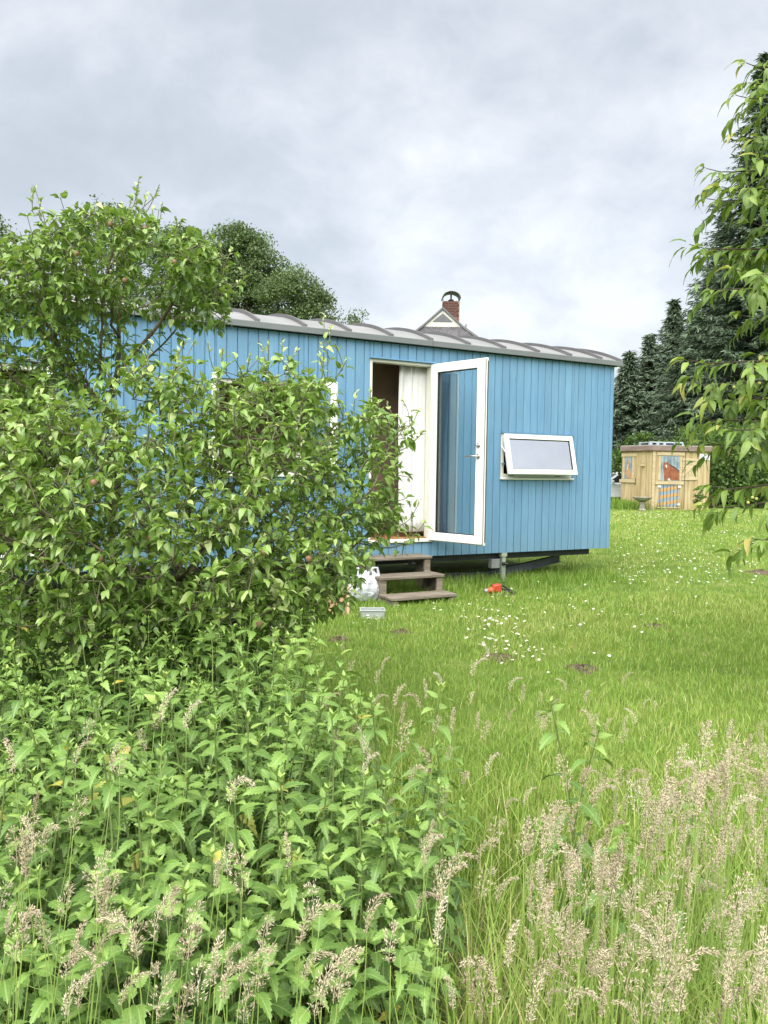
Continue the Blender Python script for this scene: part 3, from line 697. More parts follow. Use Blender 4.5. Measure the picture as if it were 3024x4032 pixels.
MB().tube([(-.13, 0, .045), (-.10, 0, .05)], [.026, .03], 14).obj('tip', M_zinc, tool, smooth=True)
MB().tube([(-.10, 0, .05), (-.06, 0, .056), (-.02, 0, .06)], [.028, .034, .034], 14).obj('grip', M_grip, tool, smooth=True)
MB().box(-.02, .075, -.04, .04, .03, .12, Matrix.Rotation(R(-10), 4, 'Y'), .014).obj('housing', M_red, tool, smooth=True)
MB().tube([(.07, 0, .07), (.13, .02, .05), (.19, -.03, .03), (.17, -.09, .02), (.05, -.10, .018), (-.06, -.07, .016)], .010, 8).tube([(.07, .02, .09), (.12, .07, .09), (.20, .05, .04), (.23, -.02, .02), (.18, -.08, .02)], .010, 8).obj('cable', M_gasket, tool, smooth=True)
for i, (px, py, r_, lb) in enumerate([(1968, 2592, .15, 'dark molehill in the lawn beside the thick daisy patch'), (2295, 2634, .13, 'brown molehill in the lawn right of the daisy patch'), (1580, 2488, .1, 'small molehill in the grass below the plastic tub'), (2580, 2468, .12, 'low molehill in the open lawn below the tilted window'), (2998, 2257, .22, 'wide molehill at the right edge of the lawn'), (1335, 2520, .1, 'small earth heap in front of the plywood board')]):
    g = gnd(px, py); m = thing('molehill', lb, 'molehill', (g[0], g[1], 0), random.uniform(0, 6), 'molehills on the lawn')
    nu, nv = 26, 9; V = []
    for j in range(nv):
        q = j / (nv - 1)
        for k in range(nu):
            a = 2 * math.pi * k / nu; rr = r_ * q * (1 + .15 * math.sin(3 * a + i) + random.uniform(-.08, .08))
            V.append((rr * math.cos(a), rr * math.sin(a), max(-.01, .2 * r_ * (math.cos(q * math.pi) * .5 + .5) + random.uniform(-.012, .012)) - (.012 if j == nv - 1 else 0)))
    F = [(j * nu + k, (j + 1) * nu + k, (j + 1) * nu + (k + 1) % nu, j * nu + (k + 1) % nu) for j in range(nv - 1) for k in range(nu)]
    MB().add(V, F).obj('heap', M_soil, m, smooth=True)

# ================================================================== SHED WITH PAINTED HORSES
def shed():
    C = np.array([10.42, 30.0]); Rr = np.array([12.86, 30.55]); L = np.array([9.64, 31.25])
    s = thing('shed', 'wooden garden shed painted with horses looking out of stable windows', 'shed', (C[0], C[1], 0))
    poly = [L - C, np.zeros(2), Rr - C, np.array([3.3, 2.6]), np.array([1.6, 4.0]), np.array([.05, 3.1])]
    H = 2.34
    MB().prism([tuple(p) for p in poly], H, 'z', 0.).obj('wall', M_shedgroove, s)
    cen = np.mean(poly, 0)
    def face(a, b):                     # a local frame on one face: x along, y outward
        d = b - a; L_ = np.linalg.norm(d); d = d / L_; nrm = np.array([d[1], -d[0]])
        if nrm @ (cen - a) > 0: nrm = -nrm
        M = Matrix(((d[0], nrm[0], 0, a[0]), (d[1], nrm[1], 0, a[1]), (0, 0, 1, 0), (0, 0, 0, 1))); return M, L_
    def slab(name, mat, M, x0, x1, z0, z1, y0, y1, par=s, bev=0.): return MB().box(x0, x1, y0, y1, z0, z1, None, bev).obj(name, mat, par, M)
    for i in range(6):
        M, Lw = face(poly[i], poly[(i + 1) % 6]); b = MB(); n = max(3, round(Lw / .135)); w = Lw / n
        for k in range(n): b.box(k * w + .004, (k + 1) * w - .004, .002, .02 + random.uniform(0, .006), .02, H - .02)
        o = b.obj('boards', M_shed, s, M)
    big = [tuple(p + norm(p - cen) * .13) for p in poly]
    MB().prism(big, .19, 'z', H - .01).obj('fascia', M_shedfascia, s); MB().prism([tuple(p + norm(p - cen) * .10) for p in poly], .03, 'z', H + .181).obj('roof', M_felt, s)
    M, Lw = face(poly[1], poly[2])
    def poly_plate(name, mat, pts, M, y0, th, par): return MB().prism(pts, th, 'y', y0).obj(name, mat, par, M)
    def paint_window(M, x0, x1, z0, z1, horse, nm):
        w = link(nm, None, s, M); Id = Matrix.Identity(4)
        slab('backdrop', M_paintsky, Id, x0, x1, z0, z1, .027, .031, w)
        for (a, b_, c, d) in ((x0 - .09, x0, z0, z1), (x1, x1 + .09, z0, z1)): slab('side_trim', M_shedtrim, Id, a, b_, c, d, .027, .045, w)
        slab('lintel', M_shedtrim, Id, x0 - .16, x1 + .2, z1 + .02, z1 + .15, .027, .05, w); slab('ledge', M_shedtrim, Id, x0 - .22, x1 + .18, z0 - .15, z0 - .02, .027, .07, w)
        X = lambda u: x0 + u * (x1 - x0); Z = lambda q: z0 + q * (z1 - z0)
        for k, (hm, pts) in enumerate(horse): poly_plate('painted_horse', hm, [(X(u), Z(q)) for u, q in pts], Id, .033 + .003 * k, .002, w)
        return w
    bay = [(M_horse, [(.98, .02), (.98, .40), (.80, .52), (.62, .60), (.46, .66), (.40, .72), (.38, .82), (.32, .73), (.20, .73), (.15, .80), (.14, .70), (.13, .55), (.16, .40), (.19, .22), (.20, .04), (.24, -.08), (.35, -.08), (.38, .04), (.42, .10), (.55, .02)]),
           (M_mane, [(.46, .67), (.62, .61), (.80, .53), (.98, .41), (.98, .36), (.78, .49), (.6, .575), (.45, .63)]),
           (M_blaze, [(.27, .66), (.33, .60), (.32, .50), (.29, .54), (.25, .58)]), (M_shedgroove, [(.20, .02), (.37, .02), (.36, -.09), (.23, -.09)]), (M_blaze, [(.40, .02), (.55, .0), (.44, .12)])]
    paint_window(M, .33, 1.17, 1.17, 2.13, bay, 'painted_window')
    sh = link('shutter', None, s, M); Id = Matrix.Identity(4)
    for k in range(5): slab('plank', M_shedtrim, Id, 1.30 + k * .13, 1.30 + k * .13 + .122, 1.2, 2.05, .028, .042, sh)
    for z in (1.2, 1.96): slab('ledger', M_shedtrim, Id, 1.27, 1.97, z, z + .1, .043, .058, sh)
    MB().prism([(1.29, 1.30), (1.29, 1.40), (1.90, 1.96), (1.95, 1.96), (1.95, 1.87)], .014, 'y', .0435).obj('brace', M_shedtrim, sh)
    g = link('gate', None, s, M); slab('panel', M_paintblue, Id, .28, 1.16, .16, 1.0, .027, .032, g)
    for k in range(3):
        z = .17 + k * .27; MB().prism([(.29, z), (1.15, z + .14), (1.15, z + .27), (.29, z + .13)], .003, 'y', .0335).obj('painted_stripe', M_orange, g)
    for k in range(6): slab('bar', M_mane, Id, .33 + k * .15, .342 + k * .15, .14, 1.0, .04, .052, g)
    for (x, z) in ((.22, .90), (1.10, .90), (1.08, .2)): slab('hinge_plate', M_blaze, Id, x, x + .14, z, z + .08, .053, .058, g)
    slab('rail', M_shedtrim, Id, .22, 1.2, .09, .14, .03, .055, g)
    sg = link('sign', None, s, M); slab('plate', M_sign, Id, 2.03, 2.48, 2.0, 2.24, .03, .045, sg)
    slab('lettering', M_signink, Id, 2.07, 2.12, 2.14, 2.19, .046, .048, sg)
    for (a, b_, z) in ((2.14, 2.36, 2.17), (2.14, 2.28, 2.135), (2.07, 2.42, 2.06)): slab('lettering', M_signink, Id, a, b_, z, z + .018, .046, .048, sg)
    slab('post', M_shedtrim, M, -.02, .1, .02, H - .03, .026, .04)
    slab('cable', M_mane, M, 1.375, 1.39, .05, 2.30, .062, .07)
    M, Lw = face(poly[0], poly[1])
    tan = [(M_horse2, [(.95, -.0), (.85, .25), (.62, .55), (.70, .8), (.62, .95), (.50, .82), (.40, .72), (.30, .45), (.12, .22), (.18, .1), (.45, .25), (.5, .0)]), (M_blaze, [(.42, .68), (.5, .7), (.35, .42), (.3, .42)])]
    paint_window(M, .14, .52, 1.22, 2.08, tan, 'painted_window')
    n = link('nest_box', None, s, M); slab('box', M_shedtrim, Id, .98, 1.14, 1.72, 1.82, .027, .09, n); slab('top', M_shedtrim, Id, 1.02, 1.10, 1.84, 1.94, .027, .08, n); slab('door_latch', M_mane, M, .68, .71, 1.0, 1.24, .027, .05)
    # pallet lying on the roof
    p = thing('plastic_pallet', 'grey plastic pallet lying on the flat roof of the painted shed', 'pallet', (C[0] + .35, C[1] + .6, H + .212), R(12))
    for k in range(2): MB().box(-.3, 1.25, k * .7, k * .7 + .12, .1, .15, None, .01).obj('deck', M_plaspal, p)
    MB().box(-.3, 1.25, .121, .699, .105, .14).obj('deck', M_plaspal, p)
    for y in (0, .7):
        for x in (-.3, .0, .30, .75, 1.13): MB().box(x, x + .12, y, y + .12, 0, .099, None, .01).obj('foot', M_plaspal, p)
    MB().box(.43, .73, .02, .1, 0.0, .098).obj('block', M_navy, p)
shed()
def birdbath():
    g = gnd(2528, 2012); b = thing('birdbath', 'mossy stone birdbath on a short pedestal before the painted shed', 'birdbath', (g[0], g[1], 0))
    MB().lathe([(.14, 0), (.15, .05), (.11, .09), (.095, .22), (.11, .34), (.16, .37)], 20).obj('pedestal', M_stone, b, smooth=True)
    MB().lathe([(.12, .372), (.24, .41), (.36, .50), (.37, .53), (.34, .53), (.22, .46), (.02, .44)], 28).obj('bowl', M_stone, b, smooth=True)
    g = gnd(2600, 2002); p = thing('planter', 'black plastic planter tub beside the stone birdbath', 'planter', (g[0] - .3, g[1] - 1.6, 0), R(10))
    MB().prism([(-.2, 0), (.2, 0), (.26, .34), (-.26, .34)], .36, 'y', -.18).obj('tub', M_pot, p); MB().box(-.29, .29, -.21, .21, .341, .40, None, .012).obj('rim', M_pot, p)
birdbath()

# ================================================================== CAR, HOUSE
def car():
    c = thing('parked_car', 'white parked car half hidden behind the painted shed', 'car', (11.6, 37.2, 0), R(0))
    W = .86
    low = [(-2.1, .3), (-2.15, .55), (-2.02, .82), (-1.2, .98), (-.95, 1.0), (1.7, .98), (2.0, .9), (2.1, .6), (2.05, .3)]
    roofp = [(-1.25, .985), (-.55, 1.44), (-.2, 1.52), (.9, 1.5), (1.45, 1.32), (1.85, .985)]
    b = MB(); b.prism(low, 2 * W, 'y', -W); bo = b.obj('body', M_car, c, smooth=True); bm = bo.modifiers.new('b', 'BEVEL'); bm.width = .06; bm.segments = 3
    cb = MB(); v = [(x, -W + .05, z) if z < 1 else (x, -W + .2, z) for x, z in roofp] + [(x, W - .05, z) if z < 1 else (x, W - .2, z) for x, z in roofp]; n = len(roofp)
    cb.add(v, [tuple(range(n)), tuple(range(n, 2 * n))] + [(i, i + n, (i + 1) % n + n, (i + 1) % n) for i in range(n)]); co = cb.obj('cabin', M_car, c, smooth=True)
    for q in (-1, 1):
        y = lambda z: q * (W - .05 - .15 * (z - .985) / .5 + .006)
        for pts in ([(-1.0, 1.02), (-.5, 1.38), (-.1, 1.42), (-.1, 1.02)], [(0.0, 1.02), (0.0, 1.42), (.8, 1.4), (1.3, 1.25), (1.45, 1.02)]):
            vv = [(x, y(z), z) for x, z in pts] + [(x, y(z) - q * .02, z) for x, z in pts]; k = len(pts)
            MB().add(vv, [tuple(range(k)), tuple(range(k, 2 * k))] + [(i, i + k, (i + 1) % k + k, (i + 1) % k) for i in range(k)]).obj('side_window', M_carglass, c)
        for x in (-1.35, 1.3):
            w = link('wheel', None, c, Matrix.Translation((x, q * (W - .08), .32)) @ Matrix.Rotation(R(90), 4, 'X'))
            MB().lathe([(.2, -.11), (.3, -.11), (.32, -.07), (.32, .07), (.3, .11), (.2, .11)], 24).obj('tyre', M_tyre, w, smooth=True); MB().lathe([(.01, -.1), (.2, -.08), (.2, .08), (.01, .1)], 20).obj('rim', M_rim, w, smooth=True)
        MB().box(-2.13, -1.9, q * .72 - .14, q * .72 + .14, .62, .75, None, .03).obj('headlight', M_rim, c, smooth=True)
        MB().box(-.92, -.78, q * .95 - .08, q * .95 + .08, .98, 1.12, None, .03).obj('wing_mirror', M_car, c, smooth=True)
    vv = [(-1.2, -.72, 1.03), (-1.2, .72, 1.03), (-.60, .6, 1.42), (-.60, -.6, 1.42)]
    MB().add([(x - .025, y, z + .025) for x, y, z in vv] + vv, [(0, 1, 2, 3), (4, 5, 6, 7), (0, 1, 5, 4), (1, 2, 6, 5), (2, 3, 7, 6), (3, 0, 4, 7)]).obj('windscreen', M_carglass, c)
car()
def house():
    D = 45.; ap = at(1743.5, 1219, D); bl = at(1661, 1287, D); br = at(1813, 1288, D)
    x, zt, zb = ap[0], ap[2], (bl[2] + br[2]) / 2; hw = (br[0] - bl[0]) / 2; sl = (zt - zb) / hw
    h = thing('house', 'house with dark tiled roof and white gable top rising behind the blue wagon', 'house', (x, D, 0)); LEN = 12.; ze = 3.0; hwf = (zt - ze) / sl; back = D + LEN
    wz = ze + .2
    MB().box(-hwf + .4, hwf - .4, 2.6, LEN + 2, 0, wz).obj('wall', M_brick, h)
    # gable top
    rk = [(-hw, zb), (hw, zb), (0, zt)]
    MB().prism(rk, .12, 'y', 0).obj('gable_board', M_render, h)
    q = .52; MB().prism([(-hw * q, zb + .30 * (zt - zb)), (hw * q, zb + .30 * (zt - zb)), (0, zb + .30 * (zt - zb) + (zt - zb) * q * .93)], .03, 'y', -.034).obj('louvre', M_slate, h)
    for sx in (-1, 1):
        P0 = np.array([sx * (hw + .35), zb - .35 * sl]); P1 = np.array([0, zt]); nrm = norm(np.array([sl * sx, 1.])) * .1
        MB().prism([tuple(P0 + nrm * .1), tuple(P1 + (0, .01)), tuple(P1 + (0, .14)), tuple(P0 + nrm)], .16, 'y', -.1).obj('verge', M_slate, h)
    # pantiled slopes: corrugated sheets
    def tiles(name, a, b, c, d, nu, nv):       # quad a-b (eave) to d-c (ridge)
        a, b, c, d = [np.array(p, float) for p in (a, b, c, d)]; nn = norm(np.cross(b - a, d - a)); nn = nn if nn[2] > 0 else -nn; V = []
        U = nu * 6
        for j in range(nv * 2 + 1):
            t = j / (nv * 2)
            for i in range(U + 1):
                s_ = i / U; p = (a * (1 - s_) + b * s_) * (1 - t) + (d * (1 - s_) + c * s_) * t
                V.append(p + nn * (.035 * math.sin(2 * math.pi * i / 6) + (.04 if j % 2 == 0 else 0.)))
        F = [(j * (U + 1) + i, j * (U + 1) + i + 1, (j + 1) * (U + 1) + i + 1, (j + 1) * (U + 1) + i) for j in range(nv * 2) for i in range(U)]
        return link(name, mesh_np(name, np.array(V), np.array(F), mats=(M_tile,)), h)
    tiles('roof_slope', (-hwf, -1.6 + 1.0, ze), (-hwf, LEN + 2.5, ze), (-.02, LEN + 2.5, zt), (-.02, .0, zt), 24, 24)
    tiles('roof_slope', (hwf, LEN + 2.5, ze), (hwf, -1.6 + 1.0, ze), (.02, .0, zt), (.02, LEN + 2.5, zt), 24, 24)
    hb = 2.0; hz = zb - hb * 1.2
    wl2 = (zt - hz) / sl
    tiles('hip_slope', (-wl2, -hb, hz), (wl2, -hb, hz), (hw, .0, zb - .02), (-hw, .0, zb - .02), 22, 7)
    MB().add([(-hwf, -.6, ze), (hwf, -.6, ze), (wl2, -hb, hz), (-wl2, -hb, hz), (-hwf, 2.6, ze), (hwf, 2.6, ze), (wl2, .2, hz), (-wl2, .2, hz)], [(0, 1, 2, 3), (0, 4, 7, 3), (1, 5, 6, 2)]).obj('front_gable', M_brick, h)
    for sx in (-1, 1):
        MB().tube([(sx * hw, -.02, zb + .05), (sx * wl2, -hb - .05, hz + .05)], .09, 8).obj('ridge_tile', M_tile, h, smooth=True)
    MB().tube([(0, .1, zt + .06), (0, LEN + 2.5, zt + .06)], .1, 8).obj('ridge_tile', M_tile, h, smooth=True)
    # chimney of single bricks
    cp = at(1778, 1184, D + 1.6); cx, cz = cp[0] - x, cp[2]; cw = (at(1809, 1184, D + 1.6)[0] - at(1746, 1184, D + 1.6)[0]) / 2
    ch = link('chimney', None, h, Matrix.Translation((cx, 1.6, 0)))
    z0 = zt - 1.7
    MB().box(-cw + .03, cw - .03, .03, .9, z0, cz - .03).obj('core', M_mortar, ch)
    bw, bh = .30, .155; nrow = int((cz - z0) / bh); mem = {}
    for r in range(nrow):
        z = cz - (r + 1) * bh; off = (r % 2) * bw / 2; xx = -cw - off
        while xx < cw - .02:
            a, b_ = max(xx, -cw), min(xx + bw - .025, cw)
            if b_ - a > .06:
                key = (round(b_ - a, 3), r < 6)
                if key not in mem: mem[key] = MB().box(0, b_ - a, 0, .1, 0, bh - .022).mesh('brick', M_brickdark if r < 4 else M_brick)
                link('brick', mem[key], ch, Matrix.Translation((a, random.uniform(-.008, .004), z)))
            xx += bw
        for sx in (-1, 1):
            key = 'side' + str(r < 4)
            if key not in mem: mem[key] = MB().box(-.05, .05, 0, .36, 0, bh - .022).mesh('brick', M_brickdark if r < 4 else M_brick)
            for yy in (.12 + off * .5, .55): link('brick', mem[key], ch, Matrix.Translation((sx * (cw - .04), min(yy, .55), z)))
    cap = link('cap', None, h, Matrix.Translation((cx, 1.6, cz)))
    V = []; nA = 16
    for y in (.0, .9):
        for k in range(nA + 1):
            a = math.pi * (k / nA); V.append((-.56 * math.cos(a), y, .18 + .42 * math.sin(a)))
    F = [(k, k + 1, nA + 1 + k + 1, nA + 1 + k) for k in range(nA)]
    o = link('hood', mesh_np('hood', np.array(V), np.array(F), smooth=True, mats=(M_copper,)), cap); so2 = o.modifiers.new('s', 'SOLIDIFY'); so2.thickness = .05
    for sx in (-1, 1):
        MB().box(sx * .56 - .02, sx * .56 + .02, 0.02, .9, .02, .2, Matrix.Rotation(R(-sx * 14), 4, 'Y')).obj('flap', M_copper, cap)
        for y in (.1, .8): MB().tube([(sx * .48, y, 0), (sx * .48, y, .3)], .012, 6).obj('leg', M_dark, cap)
    MB().lathe([(.05, 0), (.17, .0), (.19, .08), (.12, .15), (.05, .17), (.05, .45)], 14, (0.0, .4, 0)).obj('flue_pot', M_gasket, cap, smooth=True)
    an = link('aerial', None, h, Matrix.Translation((cx + cw, 1.5, zt - .95)))
    MB().tube([(-.05, 0, 0), (.18, 0, .0), (.24, 0, .1), (.24, 0, .3)], .02, 6).tube([(.12, 0, .2), (.34, 0, .2)], .02, 6).obj('mast', M_zinc, an); MB().box(.36, .44, -.12, .12, -.02, .42, None, .02).obj('panel', M_zinc, an)
house()

# ================================================================== APPLE TREES
def dpx(x, y, d): return at(x * DS, y * DS, d)      # display pixel -> point at distance d
apple_tpls = [leaf_tpl(L, W, 7, fo, cu, .25, False, wv, (.74, .82), tw) for L, W, fo, cu, wv, tw in ((.068, .038, .45, .45, .03, .2), (.074, .040, .25, .8, .035, -.3), (.062, .037, .8, .25, .02, .1), (.07, .036, .4, 1.0, .03, .4), (.058, .038, .15, .2, .04, -.2), (.066, .030, 1.2, .5, .02, .3), (.07, .038, -.2, .7, .035, -.1))]
apple_mesh = [mesh_np('leaf', v, f, None, uv, True, (ML_apple_o,)) for v, f, uv in apple_tpls]
fruit_me = MB().lathe([(.002, 0), (.010, .002), (.0135, .008), (.0145, .015), (.011, .022), (.004, .025), (.002, .022)], 14).mesh('apple', M_apple, True)
def leafy_twigs(nodes, par, rad, kids, thin, per, droop, size, up=.25, spur=1.9, n0=10**9):
    P, Dd, U, sc, ti = [], [], [], [], []
    g = 0.
    for i in range(1, len(rad)):
        if par[i] < 0 or rad[i] > thin: continue
        ax = norm(nodes[i] - nodes[par[i]]); a = np.cross(ax, [0, 0, 1.]); a = norm(a if np.linalg.norm(a) > .05 else np.array([1., 0, 0])); b = np.cross(ax, a)
        sh_ = i >= n0
        k = (1 if kids[i] else 5) if sh_ else per if kids[i] else per + 3
        for j in range(int(k) + (random.random() < k % 1)):
            g += 2.4 + random.uniform(-.4, .4); rd = math.cos(g) * a + math.sin(g) * b
            tip = kids[i] == 0 and (sh_ or j >= per)
            d = rd * (.55 if tip else 1.) + ax * (1.1 if tip else .45) + np.array([0, 0, up + (.35 if tip else 0)]) + rng.normal(0, .22, 3)
            d = norm(d); d[2] -= (.25 if sh_ else droop) * random.uniform(.3, 1.2); d = norm(d)
            P.append(nodes[par[i]] + (nodes[i] - nodes[par[i]]) * random.uniform(.2, 1.)); Dd.append(d)
            U.append(norm(np.array([0, -.15, 1.]) + rd * .3 + rng.normal(0, .25, 3)))
            sc.append(size * (random.uniform(.35, .7) if tip else random.uniform(.72, 1.25))); ti.append(random.gauss(.44, .19) + (.5 if tip else .12 if sh_ else 0))
        for _ in range(0 if sh_ else int(spur) + (random.random() < spur % 1)):
            g += 1.3
            e = norm(rd_ := (math.cos(g + 1) * a + math.sin(g + 1) * b) + np.array([0, 0, .25])); tipp = nodes[i] + e * random.uniform(.03, .09); nodes.append(tipp); par.append(i)
            for j in range(random.randint(4, 6)):
                g += 2.4; rr = norm(np.cross(e, rng.normal(size=3))); d = norm(rr * .9 + e * .7 + rng.normal(0, .2, 3)); d[2] -= droop * random.uniform(.2, 1.2); d = norm(d)
                P.append(tipp); Dd.append(d); U.append(norm(np.array([0, 0, 1.]) + rr * .3 + rng.normal(0, .28, 3))); sc.append(size * random.uniform(.5, 1.2)); ti.append(random.gauss(.42, .19))
    P = np.array(P); return P, basis(np.array(Dd), np.array(U)), np.array(sc), np.array(ti)
def add_shoot(nodes, par, tip, bend=.12, step=.05):
    A = np.array(nodes); d = np.linalg.norm(A - tip, axis=1) + np.maximum(0, A[:, 2] - tip[2] + .12) * 3; k = int(d.argmin()); a = A[k]
    n = max(3, int(np.linalg.norm(tip - a) / step)); side = rng.normal(0, bend * .25, 3); last = k
    for i in range(1, n + 1):
        t = i / n; q = a * (1 - t) + tip * t + side * math.sin(math.pi * t) + np.array([0, 0, -bend * .35 * math.sin(math.pi * t)])
        nodes.append(q); par.append(last); last = len(nodes) - 1
def apple_tree(label, base, trunk, ells, shoots, seed, per, thin, size, tone, nfruit):
    global rng
    rng = np.random.default_rng(seed); random.seed(seed)
    t = thing('apple_tree', label, 'apple tree', tuple(base))
    att = np.concatenate([ellipsoid_pts(dpx(x, y, d), r, n) for (x, y, d, r, n) in ells for n in (int(n * 1.5),)]); att = att[att[:, 2] > .22]
    nodes, par = grow(trunk, att, .055, .45, .085, 130)
    n0 = len(nodes)
    for s in shoots: add_shoot(nodes, par, dpx(*s), .1, .032)
    rad, kids = branch_radii(nodes, par, .0021, 2.25); rad = np.minimum(rad, .055)
    P, B, sc, ti = leafy_twigs(nodes, par, rad, kids, thin, per, .26, size, .30, 1.9, n0)
    rad = np.concatenate([rad, np.full(len(nodes) - len(rad), .0018)])
    thick = [i for i in range(len(nodes)) if rad[i] > .012]; mid = [i for i in range(len(nodes)) if .0045 < rad[i] <= .012]; th = [i for i in range(len(nodes)) if rad[i] <= .0045]
    for nm, sel, m in (('trunk', thick, M_bark), ('branches', mid, M_bark), ('twigs', th, M_twig)): 
        o = branch_mesh(nm, nodes, par, rad, sel, m, t, base)
        if nm != 'trunk': o['kind'] = 'stuff'
    ti = ti + tone
    leaf_split('leaf', t, np.array(base), apple_tpls, apple_mesh, P, B, sc, np.clip(ti, 0, 1), ML_apple_a, 300)
    c = np.where(inframe(P, -40))[0]; c = c[np.argsort(np.linalg.norm(P[c] - CAMP, axis=1))][:1200]
    for i in rng.choice(c, nfruit, replace=False): link('apple', fruit_me, t, Matrix.Translation(Vector(P[i] - base) + Vector((0, -.02, -.045))))
    return len(P), len(nodes)
bR = np.array([-1.62, 4.55, 0.]); bF = np.array([-1.0, 3.75, 0.])
c1 = apple_tree('tall apple tree with dark shaded leaves rising at left against the wagon wall', bR, [bR, bR + (.02, 0, .35), bR + (.03, .02, .7), bR + (.0, .02, 1.0), bR + (.05, 0, 1.3), bR + (.03, 0, 1.6)],
    [(255, 575, 4.4, (.58, .55, .27), 320), (120, 640, 4.3, (.38, .5, .22), 170), (430, 600, 4.4, (.20, .4, .20), 80), (60, 770, 4.2, (.34, .4, .30), 190), (30, 600, 4.2, (.2, .4, .22), 80), (200, 770, 4.5, (.36, .3, .20), 95), (120, 860, 4.3, (.3, .3, .15), 60), (-150, 700, 4.3, (.5, .5, .5), 80), (30, 960, 4.2, (.3, .4, .3), 80), (440, 690, 4.45, (.2, .25, .08), 25)],
    [(75, 405, 4.35), (300, 388, 4.4), (343, 402, 4.45), (185, 447, 4.4), (130, 470, 4.4), (262, 440, 4.35), (240, 470, 4.4), (380, 470, 4.4), (500, 540, 4.45), (518, 610, 4.4), (470, 520, 4.4), (330, 450, 4.4), (60, 520, 4.2), (12, 545, 4.1), (450, 660, 4.4), (90, 430, 4.35), (318, 420, 4.4), (285, 425, 4.45), (205, 470, 4.4), (155, 500, 4.3), (405, 500, 4.4), (30, 520, 4.2), (72, 415, 4.35), (85, 440, 4.33), (296, 400, 4.42), (335, 425, 4.43), (350, 440, 4.44), (228, 455, 4.4), (440, 530, 4.4), (520, 575, 4.42)], 21, 1.6, .0060, .72, .07, 6)
c2 = apple_tree('sprawling apple tree with pale green leaves in front of the wagon, behind the nettles', bF, [bF, bF + (.0, -.02, .25), bF + (.05, -.03, .5), bF + (.05, -.05, .75)],
    [(330, 1060, 3.35, (.72, .6, .33), 380), (90, 1030, 3.25, (.40, .5, .38), 230), (560, 980, 3.55, (.38, .5, .30), 230), (765, 1060, 4.1, (.25, .4, .33), 150), (815, 920, 4.2, (.16, .3, .10), 55), (420, 1220, 3.35, (.72, .5, .28), 460), (120, 1240, 3.1, (.45, .4, .28), 240), (660, 1200, 3.75, (.32, .4, .30), 260), (590, 840, 3.65, (.28, .3, .12), 95), (350, 840, 3.45, (.25, .3, .11), 80), (460, 860, 3.5, (.22, .3, .09), 60), (690, 880, 3.9, (.14, .2, .12), 50), (180, 950, 3.3, (.25, .3, .12), 60), (-150, 1080, 3.3, (.5, .6, .55), 110), (830, 1120, 4.2, (.14, .25, .10), 40), (500, 1330, 3.3, (.4, .3, .16), 170), (260, 1340, 3.2, (.5, .3, .15), 180), (650, 1300, 3.7, (.24, .25, .14), 110)],
    [(700, 683, 4.0), (745, 785, 4.05), (690, 770, 3.95), (420, 738, 3.5), (580, 742, 3.7), (480, 760, 3.6), (640, 760, 3.8), (868, 862, 4.25), (905, 885, 4.3), (912, 935, 4.3), (905, 1085, 4.35), (918, 1128, 4.4), (855, 1000, 4.25), (330, 745, 3.5), (290, 800, 3.4), (540, 770, 3.6), (770, 850, 4.1), (60, 930, 3.1), (730, 1290, 3.9), (690, 1310, 3.7), (875, 1165, 4.3), (385, 760, 3.45), (450, 745, 3.6), (610, 735, 3.75), (665, 800, 3.8), (250, 840, 3.35), (150, 880, 3.25), (20, 940, 3.1), (790, 880, 4.15), (520, 800, 3.6), (400, 742, 3.5), (560, 738, 3.7), (310, 752, 3.45), (620, 770, 3.75), (715, 705, 4.0), (690, 740, 3.98), (725, 745, 4.02), (800, 845, 4.15), (835, 872, 4.2), (890, 905, 4.28), (890, 1110, 4.33), (130, 900, 3.2), (40, 905, 3.15), (-5, 925, 3.1)], 5, 1.9, .0060, .66, .15, 8)
print('apple leaves', c1, c2)

